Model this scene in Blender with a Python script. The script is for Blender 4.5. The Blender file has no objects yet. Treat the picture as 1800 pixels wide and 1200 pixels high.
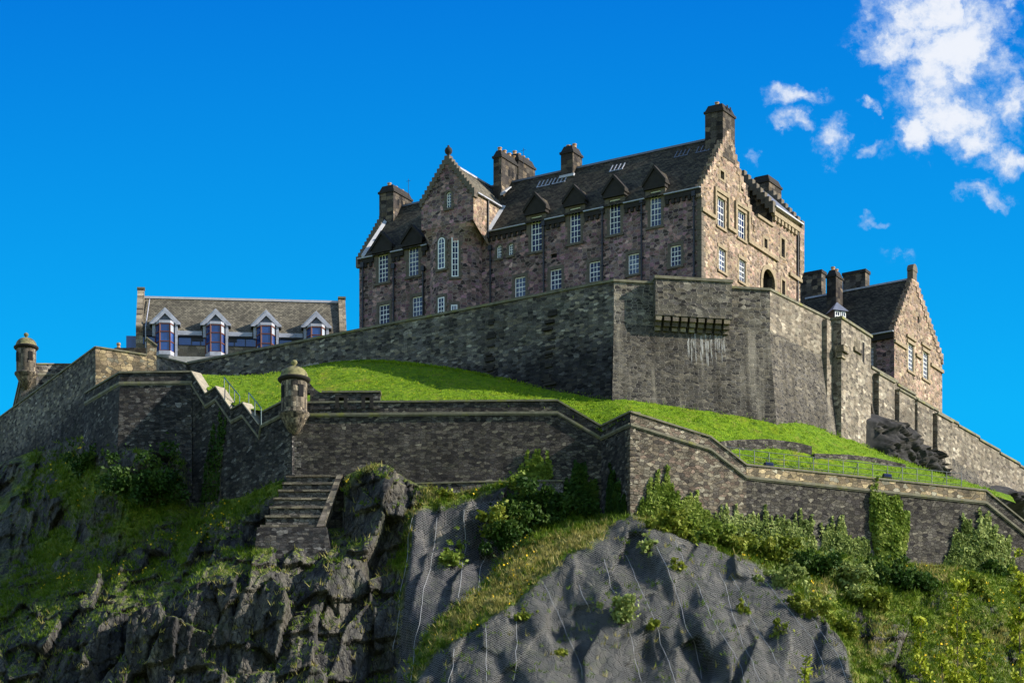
import bpy, math, random
import numpy as np
from mathutils import Vector

# ------------------------------------------------------------------ camera, sky, sun, exposure
SC = bpy.context.scene
COL = SC.collection
FPX = 6000.0; CX = 900.0; YH = 2502.0          # lens in photo pixels, horizon far below the frame (shifted lens)
SUN_AZ = math.radians(80.5)                    # right of the direction behind the camera
SUN_EL = math.radians(29.5)
cam = bpy.data.cameras.new('camera'); camo = bpy.data.objects.new('camera', cam); COL.objects.link(camo)
camo.location = (0, 0, 0); camo.rotation_euler = (math.pi/2, 0, 0)
cam.sensor_width = 36.0; cam.lens = 36.0*FPX/1800.0
cam.shift_y = (YH-600.0)/1800.0
cam.clip_start = 1.0; cam.clip_end = 8000.0
SC.camera = camo
SC.render.resolution_x = 1024; SC.render.resolution_y = 682
SC.render.engine = 'CYCLES'
SC.view_settings.view_transform = 'Standard'; SC.view_settings.look = 'None'
SC.view_settings.exposure = 0.92; SC.view_settings.gamma = 1.0
SDIR = Vector((math.sin(SUN_AZ)*math.cos(SUN_EL), -math.cos(SUN_AZ)*math.cos(SUN_EL), math.sin(SUN_EL)))
sl = bpy.data.lights.new('sun', 'SUN'); sl.energy = 5.0; sl.angle = math.radians(0.5); sl.color = (1.0, 0.93, 0.81)
so = bpy.data.objects.new('sun', sl); COL.objects.link(so)
so.rotation_euler = SDIR.to_track_quat('Z', 'Y').to_euler(); so.location = (200, -100, 300)

class NT:
    """tiny helper for node trees"""
    def __init__(s, tree): s.t = tree; s.l = tree.links
    def n(s, typ, ins=None, **kw):
        nd = s.t.nodes.new(typ)
        for k, v in kw.items(): setattr(nd, k, v)
        if ins:
            for k, v in ins.items():
                sock = nd.inputs[k]
                if isinstance(v, bpy.types.NodeSocket): s.l.new(v, sock)
                elif isinstance(v, bpy.types.Node): s.l.new(v.outputs[0], sock)
                else: sock.default_value = v
        return nd
    def math(s, op, a, b=0.0, clamp=False):
        return s.n('ShaderNodeMath', {0: a, 1: b}, operation=op, use_clamp=clamp).outputs[0]
    def mix(s, fac, a, b, blend='MIX'):
        m = s.n('ShaderNodeMix', None, data_type='RGBA', blend_type=blend)
        for k, v in ((0, fac), (6, a), (7, b)):
            if isinstance(v, bpy.types.NodeSocket): s.l.new(v, m.inputs[k])
            elif k == 0: m.inputs[k].default_value = v
            else: m.inputs[k].default_value = (*v[:3], 1)
        return m.outputs[2]
    def ramp(s, fac, stops, interp='LINEAR'):
        r = s.n('ShaderNodeValToRGB', {0: fac}); cr = r.color_ramp; cr.interpolation = interp
        while len(cr.elements) < len(stops): cr.elements.new(0.5)
        for e, (p, c) in zip(cr.elements, stops):
            e.position = p; e.color = (*c[:3], 1) if hasattr(c, '__len__') else (c, c, c, 1)
        return r.outputs[0]
    def maprange(s, v, a, b, c=0.0, d=1.0, smooth=True):
        return s.n('ShaderNodeMapRange', {0: v, 1: a, 2: b, 3: c, 4: d}, interpolation_type='SMOOTHSTEP' if smooth else 'LINEAR').outputs[0]
    def noise(s, vec, scale, detail=4.0, rough=0.55, dist=0.0, dim='3D'):
        return s.n('ShaderNodeTexNoise', {'Vector': vec, 'Scale': scale, 'Detail': detail, 'Roughness': rough, 'Distortion': dist}, noise_dimensions=dim).outputs['Fac']

def make_world():
    w = bpy.data.worlds.new('World'); SC.world = w; w.use_nodes = True
    t = w.node_tree; t.nodes.clear(); N = NT(t)
    sky = N.n('ShaderNodeTexSky', None, sky_type='NISHITA', sun_disc=False, sun_elevation=SUN_EL,
              sun_rotation=math.atan2(SDIR.x, SDIR.y), air_density=1.0, dust_density=0.2, ozone_density=3.0)
    d = N.n('ShaderNodeTexCoord').outputs['Generated']
    sep = N.n('ShaderNodeSeparateXYZ', {0: d})
    # deep blue tint added only towards the view; paler elsewhere for neutral fill light
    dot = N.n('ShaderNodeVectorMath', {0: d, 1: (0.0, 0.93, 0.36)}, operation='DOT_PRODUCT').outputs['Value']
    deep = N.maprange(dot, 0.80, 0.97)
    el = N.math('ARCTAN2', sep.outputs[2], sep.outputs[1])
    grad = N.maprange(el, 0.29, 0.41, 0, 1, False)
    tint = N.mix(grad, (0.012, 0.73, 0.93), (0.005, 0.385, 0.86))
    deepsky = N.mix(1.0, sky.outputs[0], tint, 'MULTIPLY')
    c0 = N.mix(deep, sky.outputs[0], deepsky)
    # clouds at infinity, laid out by direction
    y = N.math('MAXIMUM', sep.outputs[1], 0.05)
    uv = N.n('ShaderNodeCombineXYZ', {0: N.math('DIVIDE', sep.outputs[0], y), 1: N.math('DIVIDE', sep.outputs[2], y), 2: 0.0}).outputs[0]
    wrp = N.n('ShaderNodeTexNoise', {'Vector': uv, 'Scale': 75.0, 'Detail': 6.0, 'Roughness': 0.6}).outputs['Color']
    wv = N.n('ShaderNodeVectorMath', {0: wrp, 1: (0.5, 0.5, 0.5)}, operation='SUBTRACT').outputs[0]
    wv = N.n('ShaderNodeVectorMath', {0: wv, 3: 0.014}, operation='SCALE')
    wv.inputs[3].default_value = 0.022
    uvw = N.n('ShaderNodeVectorMath', {0: uv, 1: wv.outputs[0]}, operation='ADD').outputs[0]
    blobs = [(1640, 30, 130, 80, 1), (1560, 85, 75, 55, .85), (1680, 90, 130, 90, 1), (1640, 150, 95, 75, .9), (1660, 205, 85, 70, 1), (1610, 245, 60, 50, .95),
             (1710, 235, 70, 55, .75), (1765, 120, 45, 45, .6), (1775, 190, 60, 60, .7), (1765, 285, 50, 38, .8), (1730, 345, 55, 22, .45), (1790, 285, 30, 25, .7),
             (1405, 170, 60, 28, .75), (1395, 215, 38, 26, .5), (1458, 250, 38, 38, .85), (1530, 190, 22, 12, .55), (1530, 262, 25, 20, .4),
             (1318, 282, 18, 28, .3), (1540, 400, 34, 14, .35), (1580, 450, 40, 20, .2), (1780, 10, 60, 20, .5)]
    acc = None
    for (px, py, rx, ry, a) in blobs:
        c = ((px-CX)/FPX, (YH-py)/FPX, 0)
        df = N.n('ShaderNodeVectorMath', {0: uvw, 1: c}, operation='SUBTRACT').outputs[0]
        sc = N.n('ShaderNodeVectorMath', {0: df, 1: (FPX/rx/1.25, FPX/ry/1.25, 0)}, operation='MULTIPLY').outputs[0]
        ln = N.n('ShaderNodeVectorMath', {0: sc}, operation='LENGTH').outputs['Value']
        m = N.maprange(ln, 1.0, 0.0, 0.0, a)
        acc = m if acc is None else N.math('MAXIMUM', acc, m)
    n1 = N.noise(uvw, 62.0, 9.0, 0.66, 0.6)
    n2 = N.noise(uv, 190.0, 7.0, 0.65)
    dens = N.math('ADD', N.math('MULTIPLY', acc, 1.6), N.math('MULTIPLY', N.math('SUBTRACT', n1, 0.5), 2.7))
    dens = N.math('ADD', dens, N.math('MULTIPLY', N.math('SUBTRACT', n2, 0.5), 1.5))
    dens = N.math('MULTIPLY', dens, N.maprange(acc, 0.0, 0.14))
    fac = N.maprange(dens, 0.0, 1.3)
    fac = N.math('MULTIPLY', fac, N.maprange(sep.outputs[1], 0.3, 0.5))
    fac = N.math('MULTIPLY', fac, 0.93)
    core = N.mix(N.maprange(dens, 0.45, 1.6), (2.1, 2.7, 3.7), (3.75, 3.85, 4.05))
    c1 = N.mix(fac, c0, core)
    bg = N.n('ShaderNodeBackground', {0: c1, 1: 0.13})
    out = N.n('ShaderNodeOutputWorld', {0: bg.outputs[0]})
make_world()

# ------------------------------------------------------------------ geometry helpers
def px3(px, py, Y): return Vector(((px-CX)/FPX*Y, Y, (YH-py)/FPX*Y))
def sameZ(Y1, py1, py2): return Y1*(YH-py1)/(YH-py2)     # depth of a point at the same height

class Fr:
    """a vertical plane: origin, direction along it, outward normal towards the camera side"""
    def __init__(s, o, d, flip=False):
        s.o = Vector((o[0], o[1])); s.d = Vector((d[0], d[1])).normalized()
        n = Vector((s.d.y, -s.d.x))
        s.n = -n if flip else n
    def P(s, u, z, w=0.0):
        q = s.o + s.d*u + s.n*w
        return Vector((q.x, q.y, z))
    def u(s, px, w=0.0):
        k = (px-CX)/FPX
        return (k*(s.o.y+s.n.y*w) - s.o.x - s.n.x*w)/(s.d.x-k*s.d.y)
    def z(s, py, u, w=0.0): return (YH-py)/FPX*(s.o.y+s.d.y*u+s.n.y*w)
    def uz(s, px, py, w=0.0):
        u = s.u(px, w); return u, s.z(py, u, w)
    def pt(s, px, py, w=0.0):
        u, z = s.uz(px, py, w); return s.P(u, z, w)

class MB:
    def __init__(s): s.v = []; s.f = []
    def poly(s, pts):
        b = len(s.v); s.v += [tuple(p) for p in pts]; s.f.append(tuple(range(b, b+len(pts))))
    def add(s, vs, fs):
        b = len(s.v); s.v += [tuple(p) for p in vs]; s.f += [tuple(i+b for i in f) for f in fs]
    def hexa(s, a, b):
        """a, b: two quads (lists of 4) joined to a solid"""
        s.add(list(a)+list(b), [(3, 2, 1, 0), (4, 5, 6, 7), (0, 1, 5, 4), (1, 2, 6, 5), (2, 3, 7, 6), (3, 0, 4, 7)])
    def box(s, fr, u0, u1, z0, z1, w0, w1):
        s.hexa([fr.P(u0, z0, w0), fr.P(u1, z0, w0), fr.P(u1, z0, w1), fr.P(u0, z0, w1)],
               [fr.P(u0, z1, w0), fr.P(u1, z1, w0), fr.P(u1, z1, w1), fr.P(u0, z1, w1)])
    def taper(s, fr, u0, u1, z0, z1, w0, w1, k):
        s.hexa([fr.P(u0, z0, w0), fr.P(u1, z0, w0), fr.P(u1, z0, w1), fr.P(u0, z0, w1)],
               [fr.P(u0+k, z1, w0+k), fr.P(u1-k, z1, w0+k), fr.P(u1-k, z1, w1-k), fr.P(u0+k, z1, w1-k)])
    def prism(s, fr, prof, w0, w1):
        """profile in (u,z) extruded along the plane's normal"""
        n = len(prof); vs = [fr.P(u, z, w0) for u, z in prof]+[fr.P(u, z, w1) for u, z in prof]
        s.add(vs, [tuple(range(n)), tuple(range(2*n-1, n-1, -1))]+[(i, (i+1) % n, n+(i+1) % n, n+i) for i in range(n)])
    def lathe(s, c, prof, seg=32, a0=0.0, a1=2*math.pi):
        full = abs(a1-a0-2*math.pi) < 1e-6; m = seg if full else seg+1
        vs = []
        for r, z in prof:
            for i in range(m):
                a = a0+(a1-a0)*i/seg; vs.append((c[0]+r*math.cos(a), c[1]+r*math.sin(a), z))
        fs = []
        for j in range(len(prof)-1):
            for i in range(seg):
                k = (i+1) % m if full else i+1
                fs.append((j*m+i, j*m+k, (j+1)*m+k, (j+1)*m+i))
        s.add(vs, fs)
    def tube(s, pts, r, seg=6):
        pts = [Vector(p) for p in pts]; vs = []
        for i, p in enumerate(pts):
            t = (pts[min(i+1, len(pts)-1)]-pts[max(i-1, 0)]).normalized()
            a = t.cross(Vector((0.31, 0.77, 0.55))).normalized(); b = t.cross(a)
            rr = r[i] if hasattr(r, '__len__') else r
            for k in range(seg):
                an = 2*math.pi*k/seg; vs.append(p+a*(rr*math.cos(an))+b*(rr*math.sin(an)))
        fs = [(i*seg+k, i*seg+(k+1) % seg, (i+1)*seg+(k+1) % seg, (i+1)*seg+k) for i in range(len(pts)-1) for k in range(seg)]
        fs += [tuple(range(seg))[::-1], tuple((len(pts)-1)*seg+k for k in range(seg))]
        s.add(vs, fs)
    def build(s, name, mat, parent=None, smooth=False, loc=None):
        V = np.array(s.v, dtype=np.float64).reshape(-1, 3)
        return mesh_obj(name, V, s.f, mat, parent, smooth, loc)

def world_loc(o):
    l = Vector((0, 0, 0))
    while o: l = l+o.location; o = o.parent
    return l

def mesh_obj(name, V, faces, mat, parent=None, smooth=False, loc=None, uv=True):
    if parent is not None:
        L = world_loc(parent)
        myloc = Vector((0, 0, 0))
    else:
        L = Vector(loc) if loc is not None else Vector(((V[:, 0].min()+V[:, 0].max())/2, (V[:, 1].min()+V[:, 1].max())/2, V[:, 2].min()))
        myloc = L
    me = bpy.data.meshes.new(name)
    Vl = V-np.array(L)
    if isinstance(faces, np.ndarray):
        nf, k = faces.shape
        me.vertices.add(len(V)); me.vertices.foreach_set('co', Vl.ravel())
        me.loops.add(nf*k); me.loops.foreach_set('vertex_index', faces.ravel().astype(np.int32))
        me.polygons.add(nf); me.polygons.foreach_set('loop_start', np.arange(0, nf*k, k, dtype=np.int32))
        me.update(calc_edges=True)
    else:
        me.from_pydata(Vl.tolist(), [], faces)
    if uv:
        nl = len(me.loops); npl = len(me.polygons)
        vi = np.empty(nl, np.int32); me.loops.foreach_get('vertex_index', vi)
        nr = np.empty(npl*3); me.polygons.foreach_get('normal', nr); nr = nr.reshape(-1, 3)
        tot = np.empty(npl, np.int32); me.polygons.foreach_get('loop_total', tot)
        n = np.repeat(nr, tot, axis=0)
        t = np.stack([-n[:, 1], n[:, 0], np.zeros(nl)], 1); ln = np.linalg.norm(t, axis=1)
        flat = ln < 0.2
        t[flat] = (1, 0, 0); ln[flat] = 1; t /= ln[:, None]
        b = np.cross(n, t); b[flat] = (0, 1, 0)
        p = V[vi]
        U = np.stack([(p*t).sum(1), (p*b).sum(1)], 1)
        l = me.uv_layers.new(name='UVMap'); l.data.foreach_set('uv', U.ravel())
    if smooth: me.polygons.foreach_set('use_smooth', np.ones(len(me.polygons), dtype=bool))
    me.materials.append(mat)
    o = bpy.data.objects.new(name, me); COL.objects.link(o); o.location = myloc
    if parent is not None: o.parent = parent
    return o

def tag(o, label=None, cat=None, group=None, kind=None):
    if label: o['label'] = label
    if cat: o['category'] = cat
    if group: o['group'] = group
    if kind: o['kind'] = kind
    return o
def thing(name, loc, label, cat, group=None):
    o = bpy.data.objects.new(name, None); COL.objects.link(o); o.location = loc; o.empty_display_size = 0.5
    return tag(o, label, cat, group)
def copy_tree(o, loc, parent=None):
    c = o.copy(); COL.objects.link(c)
    if parent: c.parent = parent
    else: c.location = loc
    for ch in list(o.children): copy_tree(ch, None, c)
    return c

def wall_panel(mb, fr, u0, u1, z0, ztop, holes=(), w=0.0, depth=0.3, brk=()):
    """planar wall with rectangular openings and their reveals; ztop is a number or a function of u"""
    zt = ztop if callable(ztop) else (lambda u: ztop)
    us = sorted({u0, u1, *[b for b in brk if u0 < b < u1], *[min(max(h[k], u0), u1) for h in holes for k in (0, 1)]})
    for a, b in zip(us[:-1], us[1:]):
        if b-a < 1e-4: continue
        m = (a+b)/2
        hs = sorted([(h[2], h[3]) for h in holes if h[0] <= m <= h[1]])
        z = z0; e = 1e-5
        for ha, hb in hs:
            mb.poly([fr.P(a, z, w), fr.P(b, z, w), fr.P(b, ha, w), fr.P(a, ha, w)]); z = hb
        mb.poly([fr.P(a, z, w), fr.P(b, z, w), fr.P(b, zt(b-e), w), fr.P(a, zt(a+e), w)])
    for h in holes:
        a, b, c, d = h[:4]; q = w-depth
        mb.poly([fr.P(a, c, w), fr.P(a, d, w), fr.P(a, d, q), fr.P(a, c, q)])
        mb.poly([fr.P(b, c, w), fr.P(b, d, w), fr.P(b, d, q), fr.P(b, c, q)])
        mb.poly([fr.P(a, c, w), fr.P(b, c, w), fr.P(b, c, q), fr.P(a, c, q)])
        mb.poly([fr.P(a, d, w), fr.P(b, d, w), fr.P(b, d, q), fr.P(a, d, q)])

def arch_pts(a, b, z, n=10):
    r = (b-a)/2; c = (a+b)/2
    return [(c+r*math.cos(math.pi*i/n), z+r*math.sin(math.pi*i/n)) for i in range(n+1)]

WR = random.Random(3)
def window(par, fr, a, b, c, d, nx, ny, arched=False, w=-0.16, bar=0.045, frame=0.085, hood=0.0, fm=None, surround=True, sw=0.24):
    """white sash window: frame with glazing bars > glass, stone surround with sill"""
    if a > b: a, b = b, a
    fm = fm or M['white']
    m = MB(); r = (b-a)/2 if arched else 0; dz = d-r
    m.box(fr, a, a+frame, c, dz, w-0.03, w+0.04); m.box(fr, b-frame, b, c, dz, w-0.03, w+0.04)
    m.box(fr, a+frame, b-frame, c, c+frame*1.3, w-0.03, w+0.045)
    if not arched: m.box(fr, a+frame, b-frame, d-frame, d, w-0.03, w+0.04)
    else:
        o = arch_pts(a, b, dz); i = arch_pts(a+frame, b-frame, dz)
        for k in range(10):
            m.hexa([fr.P(*o[k], w-0.03), fr.P(*o[k+1], w-0.03), fr.P(*i[k+1], w-0.03), fr.P(*i[k], w-0.03)],
                   [fr.P(*o[k], w+0.04), fr.P(*o[k+1], w+0.04), fr.P(*i[k+1], w+0.04), fr.P(*i[k], w+0.04)])
    ia, ib, ic, id_ = a+frame, b-frame, c+frame*1.3, d-frame
    for k in range(1, nx):
        u = ia+(ib-ia)*k/nx
        zt = id_ if not arched else dz+math.sqrt(max(0, (r-frame)**2-(u-(a+b)/2)**2))
        m.box(fr, u-bar/2, u+bar/2, ic, zt, w-0.02, w+0.025)
    for k in range(1, ny):
        z = ic+(id_-ic)*k/ny; t = bar*1.5 if k == ny//2 else bar
        if arched and z > dz: continue
        m.box(fr, ia, ib, z-t/2, z+t/2, w-0.018, w+0.03)
    wo = m.build('window', fm, par)
    g = MB()
    if arched:
        g.poly([fr.P(a+.02, c, w-.01), fr.P(b-.02, c, w-.01)]+[fr.P(u, z, w-.01) for u, z in arch_pts(a+.02, b-.02, dz)])
    else: g.poly([fr.P(a+.02, c, w-.01), fr.P(b-.02, c, w-.01), fr.P(b-.02, d, w-.01), fr.P(a+.02, d, w-.01)])
    g.build('glass', M[WR.choice(['glass', 'glass', 'glass_light'])], wo)
    if surround:
        s = MB(); e = 0.025
        s.box(fr, a-sw, a, c, dz, -0.05, e); s.box(fr, b, b+sw, c, dz, -0.05, e)
        if arched:
            o = arch_pts(a-sw, b+sw, dz); i = arch_pts(a, b, dz)
            for k in range(10):
                s.hexa([fr.P(*o[k], -.05), fr.P(*o[k+1], -.05), fr.P(*i[k+1], -.05), fr.P(*i[k], -.05)],
                       [fr.P(*o[k], e), fr.P(*o[k+1], e), fr.P(*i[k+1], e), fr.P(*i[k], e)])
            n = 10; half = n//2          # stone filling the corners of the square opening
            arc = arch_pts(a, b, dz)
            s.prism(fr, [(b, d)]+[arc[k] for k in range(half, -1, -1)], -0.06, -0.03)
            s.prism(fr, [(a, d)]+[arc[k] for k in range(half, n+1)], -0.06, -0.03)
        else: s.box(fr, a-sw, b+sw, d, d+0.3, -0.05, e+hood)
        for k in range(int((dz-c)/0.7)):    # long-and-short work
            z = c+0.1+k*0.7
            s.box(fr, a-sw-0.16, a-sw, z, z+0.3, -0.05, e-0.004); s.box(fr, b+sw, b+sw+0.16, z, z+0.3, -0.05, e-0.004)
        s.box(fr, a-sw-0.05, b+sw+0.05, c-0.2, c, -0.12, e+0.12)
        s.build('surround', M['dressed_dark'] if hood == 0 else M['dressed'], wo)
    return wo

def miter(pts, closed=False):
    """outward (towards camera side) mitred normals of an XY polyline running left to right"""
    n = len(pts); out = []
    ns = []
    for a, b in zip(pts[:-1], pts[1:]):
        d = Vector((b[0]-a[0], b[1]-a[1]))
        ns.append(Vector((d.y, -d.x)).normalized() if d.length > 1e-6 else (ns[-1] if ns else Vector((0, -1))))
    for i in range(n):
        if i == 0: out.append(ns[0])
        elif i == n-1: out.append(ns[-1])
        else:
            m = ns[i-1]+ns[i]; k = m.dot(ns[i])
            if m.length < 1e-3: out.append(ns[i])
            else: out.append(m/max(k, 0.35))
    return out

def strip(mb, pts, nr, w0, w1, dz0, dz1):
    """solid band following a polyline: from offset w0 to w1 and from z+dz0 to z+dz1"""
    vs = []
    for p, n in zip(pts, nr):
        for w, dz in ((w0, dz0), (w1, dz0), (w1, dz1), (w0, dz1)):
            vs.append((p[0]+n.x*w, p[1]+n.y*w, p[2]+dz))
    fs = []
    for i in range(len(pts)-1):
        for k in range(4): fs.append((i*4+k, i*4+(k+1) % 4, (i+1)*4+(k+1) % 4, (i+1)*4+k))
    fs += [(3, 2, 1, 0), tuple((len(pts)-1)*4+k for k in range(4))]
    mb.add(vs, fs)

def wall_thing(name, label, pts, zbot, mat, cat='wall', group=None, thick=0.9, batter=0.0, zmid=None, mat_low=None,
               cope=(0.16, 0.13), cope_mat=None, cordon=None, low_name='batter'):
    """masonry wall along a polyline of top points (left to right); optional battered lower part, coping and cordon"""
    pts = [Vector(p) for p in pts]; nr = miter(pts)
    zb = [zbot]*len(pts) if not hasattr(zbot, '__len__') else zbot
    c = sum((p for p in pts), Vector())/len(pts)
    t = thing(name, (c.x, c.y, min(zb)), label, cat, group)
    up = MB(); lo = MB()
    zm = [None]*len(pts) if zmid is None else ([zmid]*len(pts) if not hasattr(zmid, '__len__') else zmid)
    def q(i, w, z): return (pts[i].x+nr[i].x*w, pts[i].y+nr[i].y*w, z)
    for i in range(len(pts)-1):
        j = i+1
        if zm[i] is None:
            up.poly([q(i, batter, zb[i]), q(j, batter, zb[j]), q(j, 0, pts[j].z), q(i, 0, pts[i].z)])
        else:
            up.poly([q(i, 0, zm[i]), q(j, 0, zm[j]), q(j, 0, pts[j].z), q(i, 0, pts[i].z)])
            lo.poly([q(i, batter, zb[i]), q(j, batter, zb[j]), q(j, 0, zm[j]), q(i, 0, zm[i])])
        up.poly([q(i, 0, pts[i].z), q(j, 0, pts[j].z), q(j, -thick, pts[j].z), q(i, -thick, pts[i].z)])
        up.poly([q(i, -thick, zb[i]), q(j, -thick, zb[j]), q(j, -thick, pts[j].z), q(i, -thick, pts[i].z)])
    for i in (0, len(pts)-1):
        up.poly([q(i, batter if zm[i] is None else 0, zb[i]), q(i, 0, pts[i].z), q(i, -thick, pts[i].z), q(i, -thick, zb[i])])
        if zm[i] is not None: lo.poly([q(i, batter, zb[i]), q(i, 0, zm[i]), q(i, -0.4, zm[i]), q(i, -0.4, zb[i])])
    up.build('masonry', mat, t)
    if lo.f: lo.build(low_name, mat_low or mat, t)
    if cope:
        m = MB(); strip(m, pts, nr, -thick-0.05, cope[1], 0.0, cope[0]); m.build('coping', cope_mat or M['coping'], t)
    if cordon:
        m = MB(); dz, h, pr = cordon
        strip(m, pts, nr, -0.1, pr, dz, dz+h); strip(m, pts, nr, -0.1, pr*0.55, dz-h*0.5, dz); m.build('cordon', M['coping'], t)
    return t
# ------------------------------------------------------------------ materials
M = {}
def new_mat(name):
    m = bpy.data.materials.new(name); m.use_nodes = True; t = m.node_tree; t.nodes.clear()
    return m, NT(t)
def finish(N, col, rough=0.85, bump=None, bstr=0.4, bdist=0.05, spec=0.25, metal=0.0, alpha=None, extra=None):
    b = N.n('ShaderNodeBsdfPrincipled', {'Roughness': rough, 'Metallic': metal, 'Specular IOR Level': spec})
    if isinstance(col, bpy.types.NodeSocket): N.l.new(col, b.inputs['Base Color'])
    else: b.inputs['Base Color'].default_value = (*col, 1)
    if bump is not None:
        bm = N.n('ShaderNodeBump', {'Strength': bstr, 'Distance': bdist, 'Height': bump}); N.l.new(bm.outputs[0], b.inputs['Normal'])
    if alpha is not None: N.l.new(alpha, b.inputs['Alpha'])
    for k, v in (extra or {}).items(): b.inputs[k].default_value = v
    N.n('ShaderNodeOutputMaterial', {0: b.outputs[0]})
    return b

def stone(name, cols, mortar, w=0.5, h=0.26, dark=0.10, darkcol=(0.012, 0.011, 0.013), bstr=0.8, bdist=0.08, var=0.9, streak=0.5,
          stain=None, edge=0.06, rnd=0.8, moss=0.0, pale=0.0):
    """coursed rubble in metres along the wall (UV): a tone per stone, mortar joints, rain streaks, big tonal patches"""
    m, N = new_mat(name)
    uv = N.n('ShaderNodeTexCoord').outputs['UV']
    nz = N.n('ShaderNodeTexNoise', {'Vector': uv, 'Scale': 1.1, 'Detail': 3.0}).outputs['Color']
    nz = N.n('ShaderNodeVectorMath', {0: nz, 1: (.5, .5, .5)}, operation='SUBTRACT').outputs[0]
    sc = N.n('ShaderNodeVectorMath', {0: nz, 1: (0.40, 0.20, 0)}, operation='MULTIPLY').outputs[0]
    p = N.n('ShaderNodeVectorMath', {0: uv, 1: sc}, operation='ADD').outputs[0]
    ny = N.n('ShaderNodeTexNoise', {'Vector': uv, 'Scale': 5.0, 'Detail': 2.0}).outputs['Color']
    ny = N.n('ShaderNodeVectorMath', {0: ny, 1: (.5, .5, .5)}, operation='SUBTRACT').outputs[0]
    ny = N.n('ShaderNodeVectorMath', {0: ny, 1: (0.22*w, 0.35*h, 0)}, operation='MULTIPLY').outputs[0]
    p = N.n('ShaderNodeVectorMath', {0: p, 1: ny}, operation='ADD').outputs[0]
    q = N.n('ShaderNodeVectorMath', {0: p, 1: (1/w, 1/h, 1)}, operation='MULTIPLY').outputs[0]
    v1 = N.n('ShaderNodeTexVoronoi', {'Vector': q, 'Scale': 1.0, 'Randomness': rnd}, voronoi_dimensions='2D')
    v2 = N.n('ShaderNodeTexVoronoi', {'Vector': q, 'Scale': 1.0, 'Randomness': rnd}, voronoi_dimensions='2D', feature='DISTANCE_TO_EDGE')
    sep = N.n('ShaderNodeSeparateColor', {0: v1.outputs['Color']})
    k = len(cols)
    base = N.ramp(sep.outputs[0], [(i/k, c) for i, c in enumerate(cols)], 'CONSTANT')
    # brighter and duller stones
    base = N.mix(1.0, base, N.ramp(sep.outputs[1], [(0, 1-0.5*var), (0.5, 0.95), (0.9, 1+0.3*var), (1, 1+0.9*var)]), 'MULTIPLY')
    big = N.noise(uv, 0.13, 5.0, 0.6)
    dk = N.math('LESS_THAN', N.math('ADD', sep.outputs[2], N.math('MULTIPLY', N.math('SUBTRACT', big, 0.5), -0.35)), dark)
    base = N.mix(N.math('MULTIPLY', dk, 0.7), base, darkcol)
    mort = N.maprange(v2.outputs['Distance'], edge*0.3, edge)
    col = N.mix(mort, mortar, base)
    grain = N.noise(uv, 9.0, 3.0, 0.7)
    col = N.mix(1.0, col, N.ramp(grain, [(0.25, 0.45), (0.5, 1.0), (0.75, 1.6)]), 'MULTIPLY')
    col = N.mix(1.0, col, N.ramp(big, [(0.28, 0.65), (0.5, 0.98), (0.72, 1.3)]), 'MULTIPLY')
    st = N.n('ShaderNodeVectorMath', {0: uv, 1: (1.0, 0.07, 1)}, operation='MULTIPLY').outputs[0]
    sn = N.noise(st, 0.9, 5.0, 0.65)
    col = N.mix(streak, col, N.mix(1.0, col, N.ramp(sn, [(0.34, 0.28), (0.52, 1.0), (0.75, 1.25)]), 'MULTIPLY'))
    if pale:
        pn = N.noise(N.n('ShaderNodeVectorMath', {0: uv, 1: (1.3, 0.12, 1)}, operation='MULTIPLY').outputs[0], 0.5, 5.0, 0.6)
        col = N.mix(N.math('MULTIPLY', N.maprange(pn, 0.55, 0.72), pale), col, (0.33, 0.29, 0.23))
    if stain:
        # a damp tide mark: darker stone below a wandering height
        z0, z1, amt, scol = stain
        gz = N.n('ShaderNodeSeparateXYZ', {0: N.n('ShaderNodeNewGeometry').outputs['Position']}).outputs[2]
        zz = N.math('ADD', gz, N.math('MULTIPLY', N.math('SUBTRACT', N.noise(uv, 0.22, 6.0, 0.65), 0.5), 4.5))
        col = N.mix(N.math('MULTIPLY', N.maprange(zz, z1, z0), amt), col, N.mix(1.0, col, scol, 'MULTIPLY'))
    if moss:
        mn = N.noise(uv, 0.35, 7.0, 0.7)
        col = N.mix(N.math('MULTIPLY', N.maprange(mn, 0.56, 0.7), moss), col, (0.03, 0.05, 0.012))
    hgt = N.math('ADD', N.math('MULTIPLY', mort, 0.8), N.math('ADD', N.math('MULTIPLY', sep.outputs[1], 0.9), N.math('MULTIPLY', grain, 0.5)))
    finish(N, col, 0.9, hgt, bstr, bdist, spec=0.15)
    M[name] = m

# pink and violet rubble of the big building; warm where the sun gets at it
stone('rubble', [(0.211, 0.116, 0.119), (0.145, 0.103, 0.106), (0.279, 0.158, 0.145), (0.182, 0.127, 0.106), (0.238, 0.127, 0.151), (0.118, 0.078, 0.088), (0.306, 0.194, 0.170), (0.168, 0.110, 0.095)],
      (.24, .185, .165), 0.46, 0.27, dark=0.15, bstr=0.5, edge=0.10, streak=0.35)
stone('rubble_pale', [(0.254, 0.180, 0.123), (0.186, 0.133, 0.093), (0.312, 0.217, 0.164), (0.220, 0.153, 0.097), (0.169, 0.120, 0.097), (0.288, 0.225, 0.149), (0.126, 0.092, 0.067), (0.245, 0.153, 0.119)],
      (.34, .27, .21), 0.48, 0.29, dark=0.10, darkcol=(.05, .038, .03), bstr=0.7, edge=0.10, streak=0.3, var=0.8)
stone('curtain', [(0.145, 0.128, 0.104), (0.107, 0.101, 0.090), (0.190, 0.160, 0.119), (0.126, 0.113, 0.100), (0.082, 0.075, 0.073), (0.214, 0.193, 0.159), (0.101, 0.090, 0.086)],
      (.15, .135, .115), 0.48, 0.22, dark=0.20, bstr=0.7, moss=0.15, stain=(92.0, 96.0, 1.0, (.26, .27, .33)), pale=0.15)
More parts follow.
